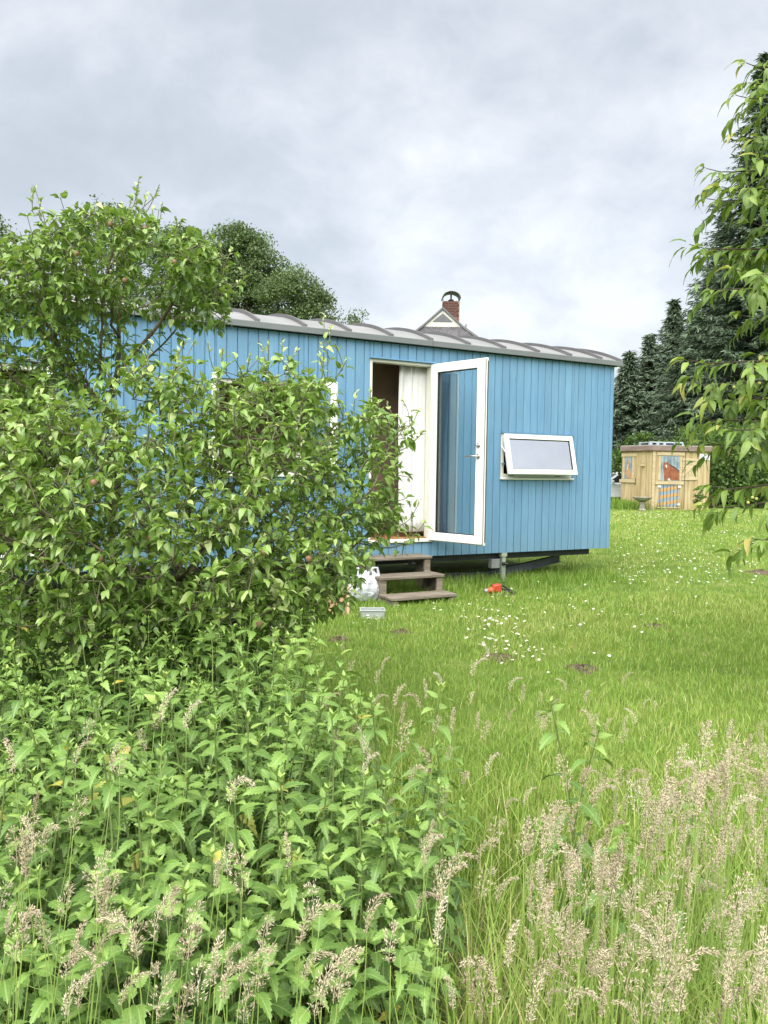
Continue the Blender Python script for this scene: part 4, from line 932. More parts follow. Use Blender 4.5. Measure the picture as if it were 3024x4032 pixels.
# ================================================================== CHERRY TREE (trunk right of the frame)
def cherry():
    global rng
    rng = np.random.default_rng(8); random.seed(8)
    base = np.array([4.3, 5.0, 0.]); t = thing('cherry_tree', 'cherry tree with drooping leafy boughs reaching in from the right edge', 'cherry tree', tuple(base))
    tp = [leaf_tpl(L, W, 7, fo, cu, .2, False, wv, (.80, .85)) for L, W, fo, cu, wv in ((.105, .040, .35, .5, .02), (.115, .042, .22, .75, .025), (.095, .040, .5, .35, .018), (.11, .037, .3, 1.0, .022), (.09, .036, .8, .6, .02))]
    tm = [mesh_np('leaf', v, f, None, uv, True, (ML_cherry_o,)) for v, f, uv in tp]
    b = MB(); b.tube([base, base + (.03, 0, 1), base + (-.02, .05, 2), base + (.03, 0, 3), base + (-.05, 0, 4.2)], [.11, .095, .08, .06, .02], 12).obj('trunk', M_barkdark, t, Matrix.Translation(Vector(-base)), True)
    tips = [(2927, 245, 3.0), (2866, 395, 3.0), (2900, 520, 3.2), (2770, 663, 3.1), (2760, 790, 3.1), (2850, 720, 2.9), (2718, 950, 3.0), (2790, 1010, 3.2), (2756, 1115, 2.9), (2880, 1060, 2.8), (2925, 1235, 3.0), (2684, 1423, 2.9), (2706, 1500, 3.0), (2800, 1560, 3.2), (2744, 1640, 2.9), (2780, 1740, 3.0), (2850, 1680, 2.8), (2792, 1915, 2.9), (2786, 1990, 2.85), (2940, 2120, 2.7), (2930, 330, 3.3), (2940, 880, 3.2), (2960, 1400, 3.0), (2950, 1560, 2.9), (2960, 640, 2.9), (2970, 1000, 3.2)]
    P, Dd, U, sc, ti = [], [], [], [], []; bb = MB(); tw = MB()
    for (x, y, d) in tips:
        d *= 1.5; q = at(x + 12, y, d); dist = base[0] - q[0]; a = np.array([base[0], base[1], q[2] - .15 - random.uniform(.1, .5) * .7]); n = 26
        pts = []
        for i in range(n + 1):
            s = i / n; p = a * (1 - s) + q * s; p[2] += .20 * math.sin(math.pi * min(1, s * 1.05)) ** 1. * (.75 + .25 * s) ; p[1] += .06 * math.sin(4 * s + x); pts.append(p)
        pts = np.array(pts); bb.tube(pts, np.linspace(.022, .0022, n + 1), 6)
        def leaves_on(path, k0, dens, tipred):
            g = random.uniform(0, 6)
            for i in range(k0, len(path)):
                ax = norm(path[i] - path[i - 1]); fin = i / len(path)
                for _ in range(int(dens) + (random.random() < dens % 1)):
                    g += 2.4; sd = np.array([-ax[1], ax[0], 0]) * math.cos(g) + np.array([0, 0, 1]) * .5 * math.sin(g)
                    dd = norm(ax * random.uniform(.6, 1.) + sd * .6 + np.array([0, 0, -random.uniform(-.05, .7)]) + rng.normal(0, .15, 3))
                    P.append(path[i] + rng.normal(0, .004, 3)); Dd.append(dd); U.append(norm(np.array([0, 0, 1.]) + ax * .4 + rng.normal(0, .3, 3)))
                    sc.append(random.uniform(.6, 1.05)); ti.append(random.gauss(.46, .15) + (.5 * random.random() if (tipred and fin > .93) else 0))
        leaves_on(pts, 9, 3.8, True)
        for k in range(12, n - 1, 2):
            ax = norm(pts[k] - pts[k - 1]); sd = np.array([-ax[1], ax[0], 0]) * random.choice((-1, 1)); L = random.uniform(.12, .26)
            pth = np.array([pts[k] + (ax * .7 + sd * .8 + np.array([0, 0, .1 - .5 * s])) * L * s for s in np.linspace(0, 1, 6)]); tw.tube(pth, np.linspace(.004, .0015, 6), 5); leaves_on(pth, 1, 2.0, False)
    bb.obj('boughs', M_barkdark, t, Matrix.Translation(Vector(-base)), True); tw.obj('twigs', M_twig, t, Matrix.Translation(Vector(-base)), True)['kind'] = 'stuff'
    P = np.array(P); leaf_split('leaf', t, base, tp, tm, P, basis(np.array(Dd), np.array(U)), np.array(sc), np.clip(np.array(ti), 0, 1), ML_cherry_a, 300)
    fm = MB().lathe([(.001, 0), (.007, .003), (.009, .009), (.007, .015), (.001, .018)], 12).mesh('cherry', M_cherryf, True); sm = MB().tube([(0, 0, .017), (.004, 0, .03), (0, 0, .06)], .0008, 4).mesh('fruit_stalk', M_stem)
    for (x, y, d) in ((2945, 1985, 2.85), (2962, 1965, 2.85), (2978, 1970, 2.9), (2950, 1500, 2.9), (2965, 1512, 2.9), (2925, 1490, 2.9), (2990, 1515, 2.95), (2890, 1530, 2.9)):
        q = at(x, y, d * 1.5) - base; c = link('cherry', fm, t, Matrix.Translation(Vector(q))); link('fruit_stalk', sm, c)
    print('cherry leaves', len(P))
cherry()

# ================================================================== BACKGROUND TREES
rng = np.random.default_rng(3); random.seed(3)
quad = lambda L, W: (np.array([(-W / 2, 0, 0), (0, L * .5, .1 * L), (W / 2, 0, 0), (0, -L * .5, .1 * L)]) + (0, 0, -.03 * L), np.array([(0, 3, 2, 1)]), np.array([(0, .5), (.5, 1), (1, .5), (.5, 0)]))
def crown_points(lobes, clumps, per, cr):
    w = np.array([np.prod(l[1]) ** (2 / 3) for l in lobes]); w = w / w.sum(); C = []; T = []
    for (c, r), k in zip(lobes, (w * clumps).astype(int) + 1):
        u = norm(rng.normal(size=(k, 3))); u[:, 2] = np.abs(u[:, 2]) * np.where(rng.random(k) < .75, 1, -1); q = rng.uniform(.5, .95, k)
        C.append(np.array(c) + u * q[:, None] * np.array(r)); T.append(rng.normal(.42, .13, k))
    C = np.concatenate(C); T = np.concatenate(T); k = len(C)
    rad = cr * rng.uniform(.55, 1.3, k); o = norm(rng.normal(size=(k, per, 3))) * rng.uniform(.2, 1., (k, per, 1)) ** .5; o[:, :, 2] = np.abs(o[:, :, 2]) * 1.2 - .35
    P = C[:, None] + o * rad[:, None, None] * np.array([1, 1, .7]); ti = T[:, None] + rng.normal(0, .10, (k, per))
    return P.reshape(-1, 3), ti.ravel(), C
def bg_tree(name, label, cat, base, lobes, clumps, per, cr, leaf, mat, group=None, trunk_r=.25, bark=M_barkdark):
    base = np.array(base, float); t = thing(name, label, cat, tuple(base), 0, group)
    if trunk_r > .2:
        m_ = np.mean([l[0] for l in lobes], 0); w_ = max(l[1][0] for l in lobes); lobes = lobes + [((m_[0], m_[1], m_[2] * f_), (w_ * 1.15, w_, m_[2] * .2)) for f_ in (.72, .48)]; clumps = int(clumps * 1.5)
    P, ti, C = crown_points(lobes, clumps, per, cr); n = len(P)
    keep = P[:, 2] > .1; P, ti = P[keep], ti[keep]; n = len(P)
    d = rng.normal(size=(n, 3)); up = norm(rng.normal(size=(n, 3)) * .7 + (0, 0, .8))
    o = scatter([quad(leaf, leaf * .62), quad(leaf * .8, leaf * .6)], rng.integers(0, 2, n), basis(d, up), P, rng.uniform(.7, 1.35, n), np.clip(ti, 0, 1), 'crown', mat, t, base); o['kind'] = 'stuff'
    b = MB(); top = np.mean([l[0] for l in lobes], 0)
    b.tube([(0, 0, 0), (.05, 0, (top[2]) * .35), tuple((top - base) * .75)], [trunk_r, trunk_r * .75, trunk_r * .3], 9)
    for i in rng.choice(len(C), min(len(C), 26), replace=False):
        s = random.uniform(.3, .7); a = np.array([.05, 0, top[2] * .35]) * (1 - s) + (top - base) * .75 * s; e = C[i] - base; m_ = (a + e) / 2 + (0, 0, .08 * np.linalg.norm(e - a)); b.tube([a, m_, e], [trunk_r * .28, trunk_r * .18, trunk_r * .05], 5)
    b.obj('trunk', bark, t, smooth=True); return t
def lob(x, y, d, rx, ry, rz): return (dpx(x, y, d), (rx, ry, rz))
GT = 'broadleaf trees behind the wagon'
bg_tree('broadleaf_tree', 'broad alder-like tree standing tallest behind the wagon roof', 'tree', (dpx(520, 900, 47)[0], 47, 0), [lob(525, 565, 47, 2.1, 2.4, 2.1), lob(505, 530, 47, 1.5, 1.8, 1.25), lob(560, 595, 46.5, 1.8, 1.8, 1.6), lob(535, 660, 46.5, 2.9, 2.2, 2.0), lob(478, 600, 47, 1.6, 1.8, 1.9)], 330, 90, .95, .17, ML_tree, GT)
bg_tree('broadleaf_tree', 'lower rounded tree at the right end of the tree line behind the wagon', 'tree', (dpx(640, 900, 44)[0], 44, 0), [lob(640, 635, 44, 1.5, 1.6, 1.35), lob(680, 665, 44, 1.15, 1.3, 1.0), lob(610, 650, 44, 1.5, 1.5, 1.6), lob(660, 705, 43.6, 1.9, 1.5, 1.2)], 230, 90, .8, .15, ML_tree, GT)
bg_tree('broadleaf_tree', 'dense tree behind the wagon, between the apple tree top and the tallest crown', 'tree', (dpx(410, 900, 48)[0], 48, 0), [lob(415, 555, 48, 1.9, 1.9, 1.7), lob(380, 535, 48, 1.5, 1.7, 1.4), lob(425, 640, 47.5, 2.8, 2, 2.0)], 230, 85, .95, .17, ML_tree, GT)
bg_tree('broadleaf_tree', 'tree showing through the top of the tall apple tree', 'tree', (dpx(240, 900, 46)[0], 46, 0), [lob(230, 510, 46, 1.9, 1.8, 1.9), lob(160, 560, 46, 1.8, 1.8, 1.6), lob(300, 560, 46, 2.0, 1.8, 1.8), lob(240, 660, 45, 3.2, 2, 2.2)], 240, 85, 1.0, .17, ML_tree, GT)
bg_tree('broadleaf_tree', 'tree cut off by the left edge of the picture', 'tree', (dpx(-40, 900, 44)[0], 44, 0), [lob(-30, 540, 44, 1.5, 1.6, 2.0), lob(-20, 600, 44, 1.4, 1.6, 1.8), lob(-90, 620, 44, 2.2, 2, 2.6)], 100, 70, .9, .17, ML_tree, GT)
bg_tree('broadleaf_tree', 'small far treetop peeping over the roof left of the house', 'tree', (dpx(772, 900, 70)[0], 70, 0), [lob(775, 700, 70, 1.0, 1, 1.1), lob(768, 712, 70, 1.3, 1, 1.0)], 30, 60, .9, .22, ML_tree, GT)
def spruce(label, tipx, d, zt, rb, seed, n_whorl, tone=0., blue=False):
    r = np.random.default_rng(seed); base = np.array([tipx, d, 0.]); t = thing('spruce_tree', label, 'spruce', tuple(base), 0, 'spruces behind the shed')
    P, Dd, sc, ti = [], [], [], []; lb = MB()
    for k in range(n_whorl):
        q = k / n_whorl; z = zt * (1 - .97 * q ** .92) - .1; L = rb * (.02 + .98 * q ** .95) * r.uniform(.82, 1.1); m = 6 + int(3 * q + r.integers(0, 3)); a0 = r.uniform(0, 6.28)
        for j in range(m):
            a = a0 + 6.283 * j / m + r.uniform(-.25, .25); l = L * r.uniform(.65, 1.12); dirn = np.array([math.cos(a), math.sin(a), 0]); ns = max(5, int(l / .13))
            for i in range(ns):
                s = (i + r.uniform(0, 1)) / ns; zz_ = z - .34 * l * s + .2 * l * s * s + r.normal(0, .03); p = base + dirn * l * s + (0, 0, zz_)
                nsp = 4 if s > .2 else 2
                for e in range(nsp):
                    sd = np.cross(dirn, [0, 0, 1]) * r.choice((-1, 1)); P.append(p + r.normal(0, .05, 3)); Dd.append(norm(dirn * r.uniform(.25, 1.) + sd * r.uniform(.0, .9) + np.array([0, 0, r.uniform(-.75, .12)]))); sc.append(r.uniform(.6, 1.3) * (.65 + .5 * (1 - s))); ti.append(.16 + .5 * s ** 2 * r.uniform(.3, 1) + tone + r.normal(0, .08))
            if q > .05 and j % 2 == 0: lb.tube([(0, 0, z), tuple(dirn * l * .5 + (0, 0, z - .12 * l)), tuple(dirn * l * .9 + (0, 0, z - .14 * l))], [.03, .02, .006], 4, False)
    tp = np.array([(-.055, 0, 0), (.055, 0, 0), (.03, .30, .01), (-.03, .30, .01), (0, .40, 0)]); tf = np.array([(0, 1, 2), (0, 2, 3), (3, 2, 4)])
    n = len(P); P = np.array(P); B = basis(np.array(Dd), norm(r.normal(size=(n, 3)) * .6 + (0, 0, .7)))
    o = scatter([(tp, tf, tp[:, :2])], np.zeros(n, int), B, P, np.array(sc) * 1.0, np.clip(np.array(ti), 0, 1), 'needles', ML_spruce, t, base); o['kind'] = 'stuff'
    lb.tube([(0, 0, 0), (0, 0, zt * .5), (0, 0, zt)], [.22, .14, .015], 8).obj('trunk', M_barkdark, t)
    return n
def sp(px, py, d): p = at(px, py, d); return p[0], d, p[2]
ns = 0
for (lb_, px, py, d, rb, wh, tone) in [('towering dark spruce behind the cherry boughs at the right edge', 3010, 215, 40, 7.5, 78, .0), ('tall dark spruce whose flank reaches left beside the sky', 2860, 830, 43, 7.0, 64, .02), ('blue-grey spruce with the highest pointed tip left of the dark giants', 2655, 1180, 46, 5.4, 52, .2), ('spruce with a pointed tip just right of the blue-grey one', 2745, 1230, 42, 5.2, 50, .08), ('shorter grey-green spruce in the middle of the spruce row', 2560, 1315, 45, 5.0, 48, .2), ('lowest spruce peeping out beside the end of the wagon', 2478, 1385, 44, 4.6, 46, .14)]:
    x, y, z = sp(px, py, d); ns += spruce(lb_, x, y, z, rb, int(px), wh, tone)
print('spruce sprays', ns)
def hedge():
    x0, x1, y0, y1, h = 12.9, 22., 33.0, 35.2, 3.55
    t = thing('hedge', 'dense green leafy hedge to the right of the painted shed', 'hedge', (x0, y0, 0)); n = 17000
    P = np.c_[rng.uniform(x0, x1, n), y0 + (y1 - y0) * rng.random(n) ** 2.2, rng.uniform(.05, 1, n) ** .9 * h]
    bump = .28 * noise2(P[:, 0], P[:, 2], 2.4, 5) + .15 * noise2(P[:, 0], P[:, 2], 6, 6); P[:, 1] += bump; P[:, 2] *= 1 + .08 * noise2(P[:, 0], P[:, 0] * 0, 3, 7)
    ti = np.clip(.42 + .25 * noise2(P[:, 0], P[:, 2], 4, 9) + rng.normal(0, .16, n) + .1 * (P[:, 2] / h), 0, 1)
    o = scatter([quad(.15, .09), quad(.12, .09)], rng.integers(0, 2, n), basis(norm(rng.normal(size=(n, 3)) + (0, -.6, -.3)), norm(rng.normal(size=(n, 3)) * .7 + (0, -.7, .6))), P, rng.uniform(.7, 1.4, n), ti, 'foliage', ML_hedge, t, (x0, y0, 0)); o['kind'] = 'stuff'
    b = MB()
    for k in range(30): xx = (x1 - x0) * (k + random.random()) / 30; b.tube([(xx, 1.0, 0), (xx + random.uniform(-.3, .3), 1.0 + random.uniform(-.3, .3), h * .8)], [.04, .012], 5)
    b.obj('stems', M_barkdark, t)
hedge()
bg_tree('shrub', 'bright green shrub looming behind the roof of the painted shed', 'shrub', (12.0, 35.3, 0), [((12.0, 35.3, 2.2), (1.6, 1., 1.1)), ((11.2, 35.3, 1.9), (1.2, .9, .9)), ((13.2, 35.2, 2.0), (1.3, .9, 1.0))], 60, 80, .5, .15, ML_hedge, None, .05)
g = gnd(2715, 2012); bg_tree('young_shrub', 'slim young shrub standing on the lawn before the painted shed', 'shrub', (g[0] - .25, g[1] - 1.4, 0), [((g[0] - .25, g[1] - 1.4, .62), (.16, .16, .42)), ((g[0] - .25, g[1] - 1.4, .3), (.14, .14, .25))], 26, 30, .12, .06, ML_hedge, None, .015)
bg_tree('broadleaf_bush', 'dark undergrowth at the foot of the spruces behind the parked car', 'bush', (12.0, 40.5, 0), [((9.5, 40.5, .9), (2.5, 1., 1.2)), ((13.5, 40.5, 1.0), (3., 1., 1.4)), ((18.5, 40.5, 1.2), (4., 1., 1.6))], 120, 70, .6, .16, ML_tree, None, .08)

# ================================================================== LAWN
def blades(x, y, hgt, wid, tint, name, lean=.45, seg=2, kind='stuff', label=None):
    n = len(x); a = rng.uniform(0, 6.283, n); le = np.abs(rng.normal(0, lean, n)) * hgt; ldx, ldy = np.cos(a), np.sin(a); fa = a + math.pi / 2 + rng.normal(0, .5, n); fx, fy = np.cos(fa) * wid / 2, np.sin(fa) * wid / 2
    rows = []
    for i in range(seg + 1):
        t = i / seg; cx, cy, cz = x + ldx * le * t ** 1.8, y + ldy * le * t ** 1.8, hgt * (t - .18 * t ** 2 * np.minimum(1.5, le / hgt))
        if i < seg:
            w = 1 - .35 * t; rows += [np.c_[cx - fx * w, cy - fy * w, cz], np.c_[cx + fx * w, cy + fy * w, cz]]
        else: rows.append(np.c_[cx, cy, cz])
    k = len(rows); V = np.stack(rows, 1).reshape(-1, 3); b = np.arange(n)[:, None] * k
    q = [np.concatenate([b + 2 * i, b + 2 * i + 1, b + 2 * i + 3, b + 2 * i + 2], 1) for i in range(seg - 1)]; tri = np.concatenate([b + 2 * (seg - 1), b + 2 * (seg - 1) + 1, b + 2 * seg], 1)
    o = link(name, mesh_np(name, V, ([np.concatenate(q)] if q else []) + [tri], np.repeat(tint, k), None, False, (ML_grass,)))
    return tag(o, label, 'grass', None, kind)
def wedge(n, d0, d1, pw=1., l=-.56, r=.56):
    d = (d0 ** (2 - pw) + rng.random(n) * (d1 ** (2 - pw) - d0 ** (2 - pw))) ** (1 / (2 - pw)); return rng.uniform(l, r, n) * d, d
def inwagon(x, y, m=0.):
    q0 = x - WH[0]; q1 = y - WH[1]; t = q0 * WD[0] + q1 * WD[1]; s = -(q0 * WN[0] + q1 * WN[1]); return t, s
def lawn():
    x, y = wedge(235000, 3.2, 34., .95, -.62, .72); x2, y2 = wedge(105000, 2.4, 8.5, 1., -.4, .85); x, y = np.concatenate([x, x2]), np.concatenate([y, y2])
    t, s = inwagon(x, y)
    under = (t < TR) & (t > TL) & (s > .25) & (s < DEP); vis = ~under & ~((s > DEP) & (t < TR - 1.2)) & ~((y > 31.2) & (x > 9.7)); x, y, t, s = x[vis], y[vis], t[vis], s[vis]
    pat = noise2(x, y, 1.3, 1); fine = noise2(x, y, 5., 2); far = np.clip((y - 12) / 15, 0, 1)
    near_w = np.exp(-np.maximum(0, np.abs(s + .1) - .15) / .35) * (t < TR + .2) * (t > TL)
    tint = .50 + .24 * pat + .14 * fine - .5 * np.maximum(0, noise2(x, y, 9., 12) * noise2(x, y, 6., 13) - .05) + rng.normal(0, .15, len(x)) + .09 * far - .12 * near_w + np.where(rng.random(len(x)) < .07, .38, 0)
    tuft = noise2(x, y, 9., 12) * noise2(x, y, 6., 13)
    h = np.maximum(.015, .042 + .02 * fine + .016 * pat + .09 * np.maximum(0, tuft - .05)) * rng.uniform(.5, 1.5, len(x)) + .12 * near_w * rng.random(len(x)); h = np.maximum(h, .02)
    # grass keeps growing taller towards the uncut strip in front
    h += np.clip((3.6 - y) / 1.2, 0, 1) * .16 * rng.random(len(x))
    w = np.maximum(.0028, y * .00072) * rng.uniform(.7, 1.5, len(x))
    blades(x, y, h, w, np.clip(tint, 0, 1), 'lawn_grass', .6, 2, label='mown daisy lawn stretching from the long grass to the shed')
    n = 9000; tt = rng.uniform(-2.4, 2.7, n); ss = rng.normal(.1, .28, n); P = WH[None] + WD[None] * tt[:, None] - WN[None] * ss[:, None]
    blades(P[:, 0], P[:, 1], rng.uniform(.05, .19, n), rng.uniform(.003, .006, n), np.clip(rng.normal(.36, .17, n), 0, 1), 'uncut_grass', .55, 3, label='longer uncut grass growing along and under the edge of the wagon')
    n = 2500; q = rng.normal(size=(n, 2)) * (.9, .35) + (9.5, 30.6); blades(q[:, 0], q[:, 1], rng.uniform(.1, .55, n), rng.uniform(.015, .03, n), np.clip(rng.normal(.3, .15, n), 0, 1), 'rough_grass', .5, 2, label='rough tall grass at the left foot of the painted shed')
lawn()
def daisies():
    me = bpy.data.meshes.new('daisy'); b = MB(); V, F, mi = [], [], []; k = 12
    for i in range(k):
        a = 2 * math.pi * i / k; c, s = math.cos(a), math.sin(a); w = .22; o = len(V)
        V += [(.003 * c, .003 * s, .001), (.010 * math.cos(a - w), .010 * math.sin(a - w), .0015), (.0115 * c, .0115 * s, .001), (.010 * math.cos(a + w), .010 * math.sin(a + w), .0015)]; F.append((o, o + 1, o + 2, o + 3)); mi.append(0)
    o = len(V); V += [(.0045 * math.cos(2 * math.pi * i / 8), .0045 * math.sin(2 * math.pi * i / 8), .002) for i in range(8)] + [(0, 0, .004)]
    for i in range(8): F.append((o + i, o + (i + 1) % 8, o + 8)); mi.append(1)
    o = len(V); V += [(.0008, 0, 0), (-.0008, 0, 0), (-.0008, 0, -.07), (.0008, 0, -.07)]; F.append((o, o + 1, o + 2, o + 3)); mi.append(2)
    me.from_pydata(V, [], F); me.polygons.foreach_set('material_index', mi)
    for m in (M_petal, M_yolk, M_stem): me.materials.append(m)
    spots = []; byp = {}
    def patch(n, cx, cy, sx, sy, lab, grp):
        for _ in range(n): spots.append((random.gauss(cx, sx), random.gauss(cy, sy), lab, grp))
    patch(85, 1075, 1352, 40, 26, 'white daisy in the thickest daisy patch before the steps', 'daisies in the thickest patch')
    patch(40, 1040, 1320, 80, 22, 'white daisy loosely scattered above the thickest patch', 'daisies above the thickest patch')
    patch(45, 1130, 1395, 60, 26, 'white daisy below and right of the thickest patch', 'daisies below the thickest patch')
    patch(16, 800, 1338, 22, 7, 'white daisy beside the plastic tub', 'daisies beside the plastic tub')
    patch(62, 1280, 1300, 110, 45, 'white daisy on the open lawn below the tilted window', 'daisies on the open lawn')
    patch(52, 1440, 1195, 110, 25, 'white daisy on the lawn beyond the end of the wagon', 'daisies beyond the wagon end')
    n = 0
    for (x, y, lab, grp) in spots[:300]:
        if y > 1470 or x > 1680: continue
        g = gnd(x * DS, y * DS, .075); tt, ss = inwagon(g[0], g[1])
        if ss > -.05 and tt < TR: continue
        s = random.uniform(.7, 1.15); M = Matrix.Translation((g[0], g[1], .07 * s)) @ Matrix.Rotation(R(random.uniform(-30, 30)), 4, 'X') @ Matrix.Rotation(R(random.uniform(-30, 30)), 4, 'Y') @ Matrix.Scale(s, 4)
        o = tag(link('daisy', me, None, M), lab, 'daisy', grp); n += 1; byp.setdefault(lab, []).append((o, x))
    for lab, it in byp.items(): order_labels(it, lab.replace('white daisy', 'white daisy, %s of those', 1))
    V = np.array([v for v in V[:k * 4]]); F = np.array([f for f in F if len(f) == 4][:k]); q = []
    for _ in range(420):
        x, y = random.uniform(1325, 1640), random.gauss(1112, 4) if random.random() < .4 else random.uniform(1105, 1260); g = gnd(x * DS, y * DS, .06); tt, ss = inwagon(g[0], g[1])
        if not (ss > -.05 and tt < TR + .1) and g[1] < 29.5: q.append(g)
    q = np.array(q); m = len(q); o = scatter([(V, F, V[:, :2])], np.zeros(m, int), basis(rng.normal(size=(m, 3)) * (1, 1, .2), np.tile((0, -.3, 1.), (m, 1))), q, rng.uniform(.9, 1.6, m), np.zeros(m), 'far_daisies', M_petal); tag(o, 'far white daisies sprinkled over the lawn before the shed', 'daisies', None, 'stuff')
    print('daisies', n)
daisies()

# ================================================================== UNCUT STRIP IN FRONT: nettles, long grass, flowering grass
rng = np.random.default_rng(17); random.seed(17)
net_tpl = [leaf_tpl(.076, .046, 7, .18, .55, .2, True, .0, (.52, .95), .1, .014), leaf_tpl(.072, .042, 7, .30, .85, .2, True, .0, (.52, .95), -.1, .016), leaf_tpl(.068, .044, 7, .05, .35, .2, True, .004, (.52, .95), .15, .014), leaf_tpl(.06, .030, 6, .5, .25, .12, True, .0, (.55, 1.), 0., .012)]
net_mesh = [mesh_np('leaf', v, f, None, uv, False, (ML_nettle_o,)) for v, f, uv in net_tpl]
NSC = .76
def nettle_proto():
    h = random.uniform(.46, .66); lean = random.uniform(0, .10); npair = random.randint(9, 11); leaves = []; a0 = random.uniform(0, 6.28)
    path = [np.array([lean * (t ** 2) * h * 2, .012 * math.sin(5 * t), h * t]) for t in np.linspace(0, 1, 9)]
    stem = MB().tube(path, np.linspace(.0036, .0016, 9), 6).mesh('stem', M_nstem, True)
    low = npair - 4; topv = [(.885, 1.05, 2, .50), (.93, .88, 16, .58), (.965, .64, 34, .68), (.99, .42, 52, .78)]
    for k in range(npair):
        if k < low: q = k / low; s = .22 + .60 * q + random.uniform(-.01, .01); size = 1.0 + .18 * q; el0 = -30 + 22 * q; ti0 = .08 + .36 * q  # lower leaves tinted darker to suggest shade deep in the bed, tops yellower
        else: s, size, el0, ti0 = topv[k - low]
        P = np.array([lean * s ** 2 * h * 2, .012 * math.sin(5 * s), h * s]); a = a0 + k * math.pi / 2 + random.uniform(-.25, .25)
        for sd in (0, math.pi):
            el = R(el0 + random.uniform(-12, 12)); d = np.array([math.cos(a + sd) * math.cos(el), math.sin(a + sd) * math.cos(el), math.sin(el)])
            B = basis(d[None], norm(np.array([[0, 0, 1.]]) + rng.normal(0, .2, (1, 3))))[0] * size * NSC * random.uniform(.8, 1.15); M = np.eye(4); M[:3, :3] = B; M[:3, 3] = P
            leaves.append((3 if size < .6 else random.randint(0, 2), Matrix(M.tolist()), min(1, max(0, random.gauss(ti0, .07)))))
    for a in (0, 2.1, 4.2):
        d = np.array([math.cos(a) * .5, math.sin(a) * .5, .85]); M = np.eye(4); M[:3, :3] = basis(d[None], np.array([[math.cos(a + 3.1), math.sin(a + 3.1), .6]]))[0] * .34; M[:3, 3] = path[-1]; leaves.append((3, Matrix(M.tolist()), .8))
    return stem, leaves, h
protos = [nettle_proto() for _ in range(9)]
def xbound(d): return np.interp(d, [1.2, 1.5, 1.9, 2.4, 3.0, 3.4, 3.8], [.04, .14, .20, .0, -.32, -.52, -.8])
def nettle_zone(x, d):
    if d > 2.9: return 'in the back row below the apple tree', 'nettles below the apple tree'
    if x > .08: return 'at the right edge of the nettle bed, among the long grass', 'nettles at the right edge of the bed'
    if d > 2.15: return 'in the middle of the nettle bed', 'nettles in the middle of the bed'
    if x < -.42: return 'at the lower left corner of the nettle bed', 'nettles at the lower left'
    return 'at the front of the nettle bed, lower middle', 'nettles at the front of the bed'
def place_nettle(x, y, pr, s, tone, rz=None):
    stem, leaves, h = pr; z, g = nettle_zone(x, y)
    t = thing('stinging_nettle', 'stinging nettle with serrated leaves ' + z, 'nettle', (x, y, 0), random.uniform(0, 6.28) if rz is None else rz, g); t.scale = (s, s, s)
    link('stem', stem, t)
    for (k, M, ti) in leaves:
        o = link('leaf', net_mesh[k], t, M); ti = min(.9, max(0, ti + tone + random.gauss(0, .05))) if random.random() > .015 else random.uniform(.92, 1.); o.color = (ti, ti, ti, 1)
    return t
pts = []; tries = 0
while len(pts) < 290 and tries < 60000:
    tries += 1; d = random.uniform(1.25, 3.75); xb = xbound(d); xl = -.60 * d
    if xb < xl: continue
    x = random.uniform(xl, xb)
    if random.random() > (d / 3.0) ** .5: continue
    mind = .062 if d < 2.6 else .078
    if all((x - a) ** 2 + (d - b_) ** 2 > mind ** 2 for a, b_ in pts): pts.append((x, d))
for (x, d) in [(.52, 1.75), (.47, 1.95), (.62, 1.6), (.55, 2.05), (.95, 1.62)]: pts.append((x, d))
ROWS = ['front', 'second', 'third', 'fourth', 'fifth', 'sixth', 'seventh', 'back']; nrow = {}
for (x, d) in pts: nrow.setdefault(ROWS[min(7, int((d - 1.25) / .3125))], []).append((x, place_nettle(x, d, random.choice(protos), random.uniform(.85, 1.12) * (1.2 if d > 2.7 else 1.05 if d > 1.5 else .9), random.gauss(0, .06)), d))
for rn, it in nrow.items(): order_labels([(o, x / d) for x, o, d in it], 'stinging nettle with serrated leaves, %s in the ' + rn + ' row of nettles')
# the nettles beyond the first 300: one mass filling the bed
more = []; tries = 0
while len(more) < 480 and tries < 60000:
    tries += 1; d = random.uniform(1.15, 3.7); x = random.uniform(-.62 * d, xbound(d) + .02)
    if all((x - a) ** 2 + (d - b_) ** 2 > .042 ** 2 for a, b_ in more): more.append((x, d))
mp_, mB, mP, mS, mT = [], [], [], [], []
for (x, d) in more:
    st_, lv, h = random.choice(protos); c_ = random.uniform(0, 6.28); Rz = np.array(Matrix.Rotation(c_, 3, 'Z')); sc_ = random.uniform(.6, .98) * (1.15 if d > 2.7 else 1.); tone = random.gauss(-.03, .06)
    for (k, M, ti) in lv:
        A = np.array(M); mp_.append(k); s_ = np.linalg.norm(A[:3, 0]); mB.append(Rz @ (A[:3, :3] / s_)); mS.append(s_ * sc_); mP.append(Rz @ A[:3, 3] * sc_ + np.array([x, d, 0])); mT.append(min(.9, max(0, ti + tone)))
o = scatter(net_tpl, np.array(mp_), np.array(mB), np.array(mP), np.array(mS), np.array(mT), 'nettle_mass', ML_nettle_a); tag(o, 'mass of further nettles filling the gaps of the nettle bed', 'nettles', None, 'stuff')
print('nettles', len(pts))
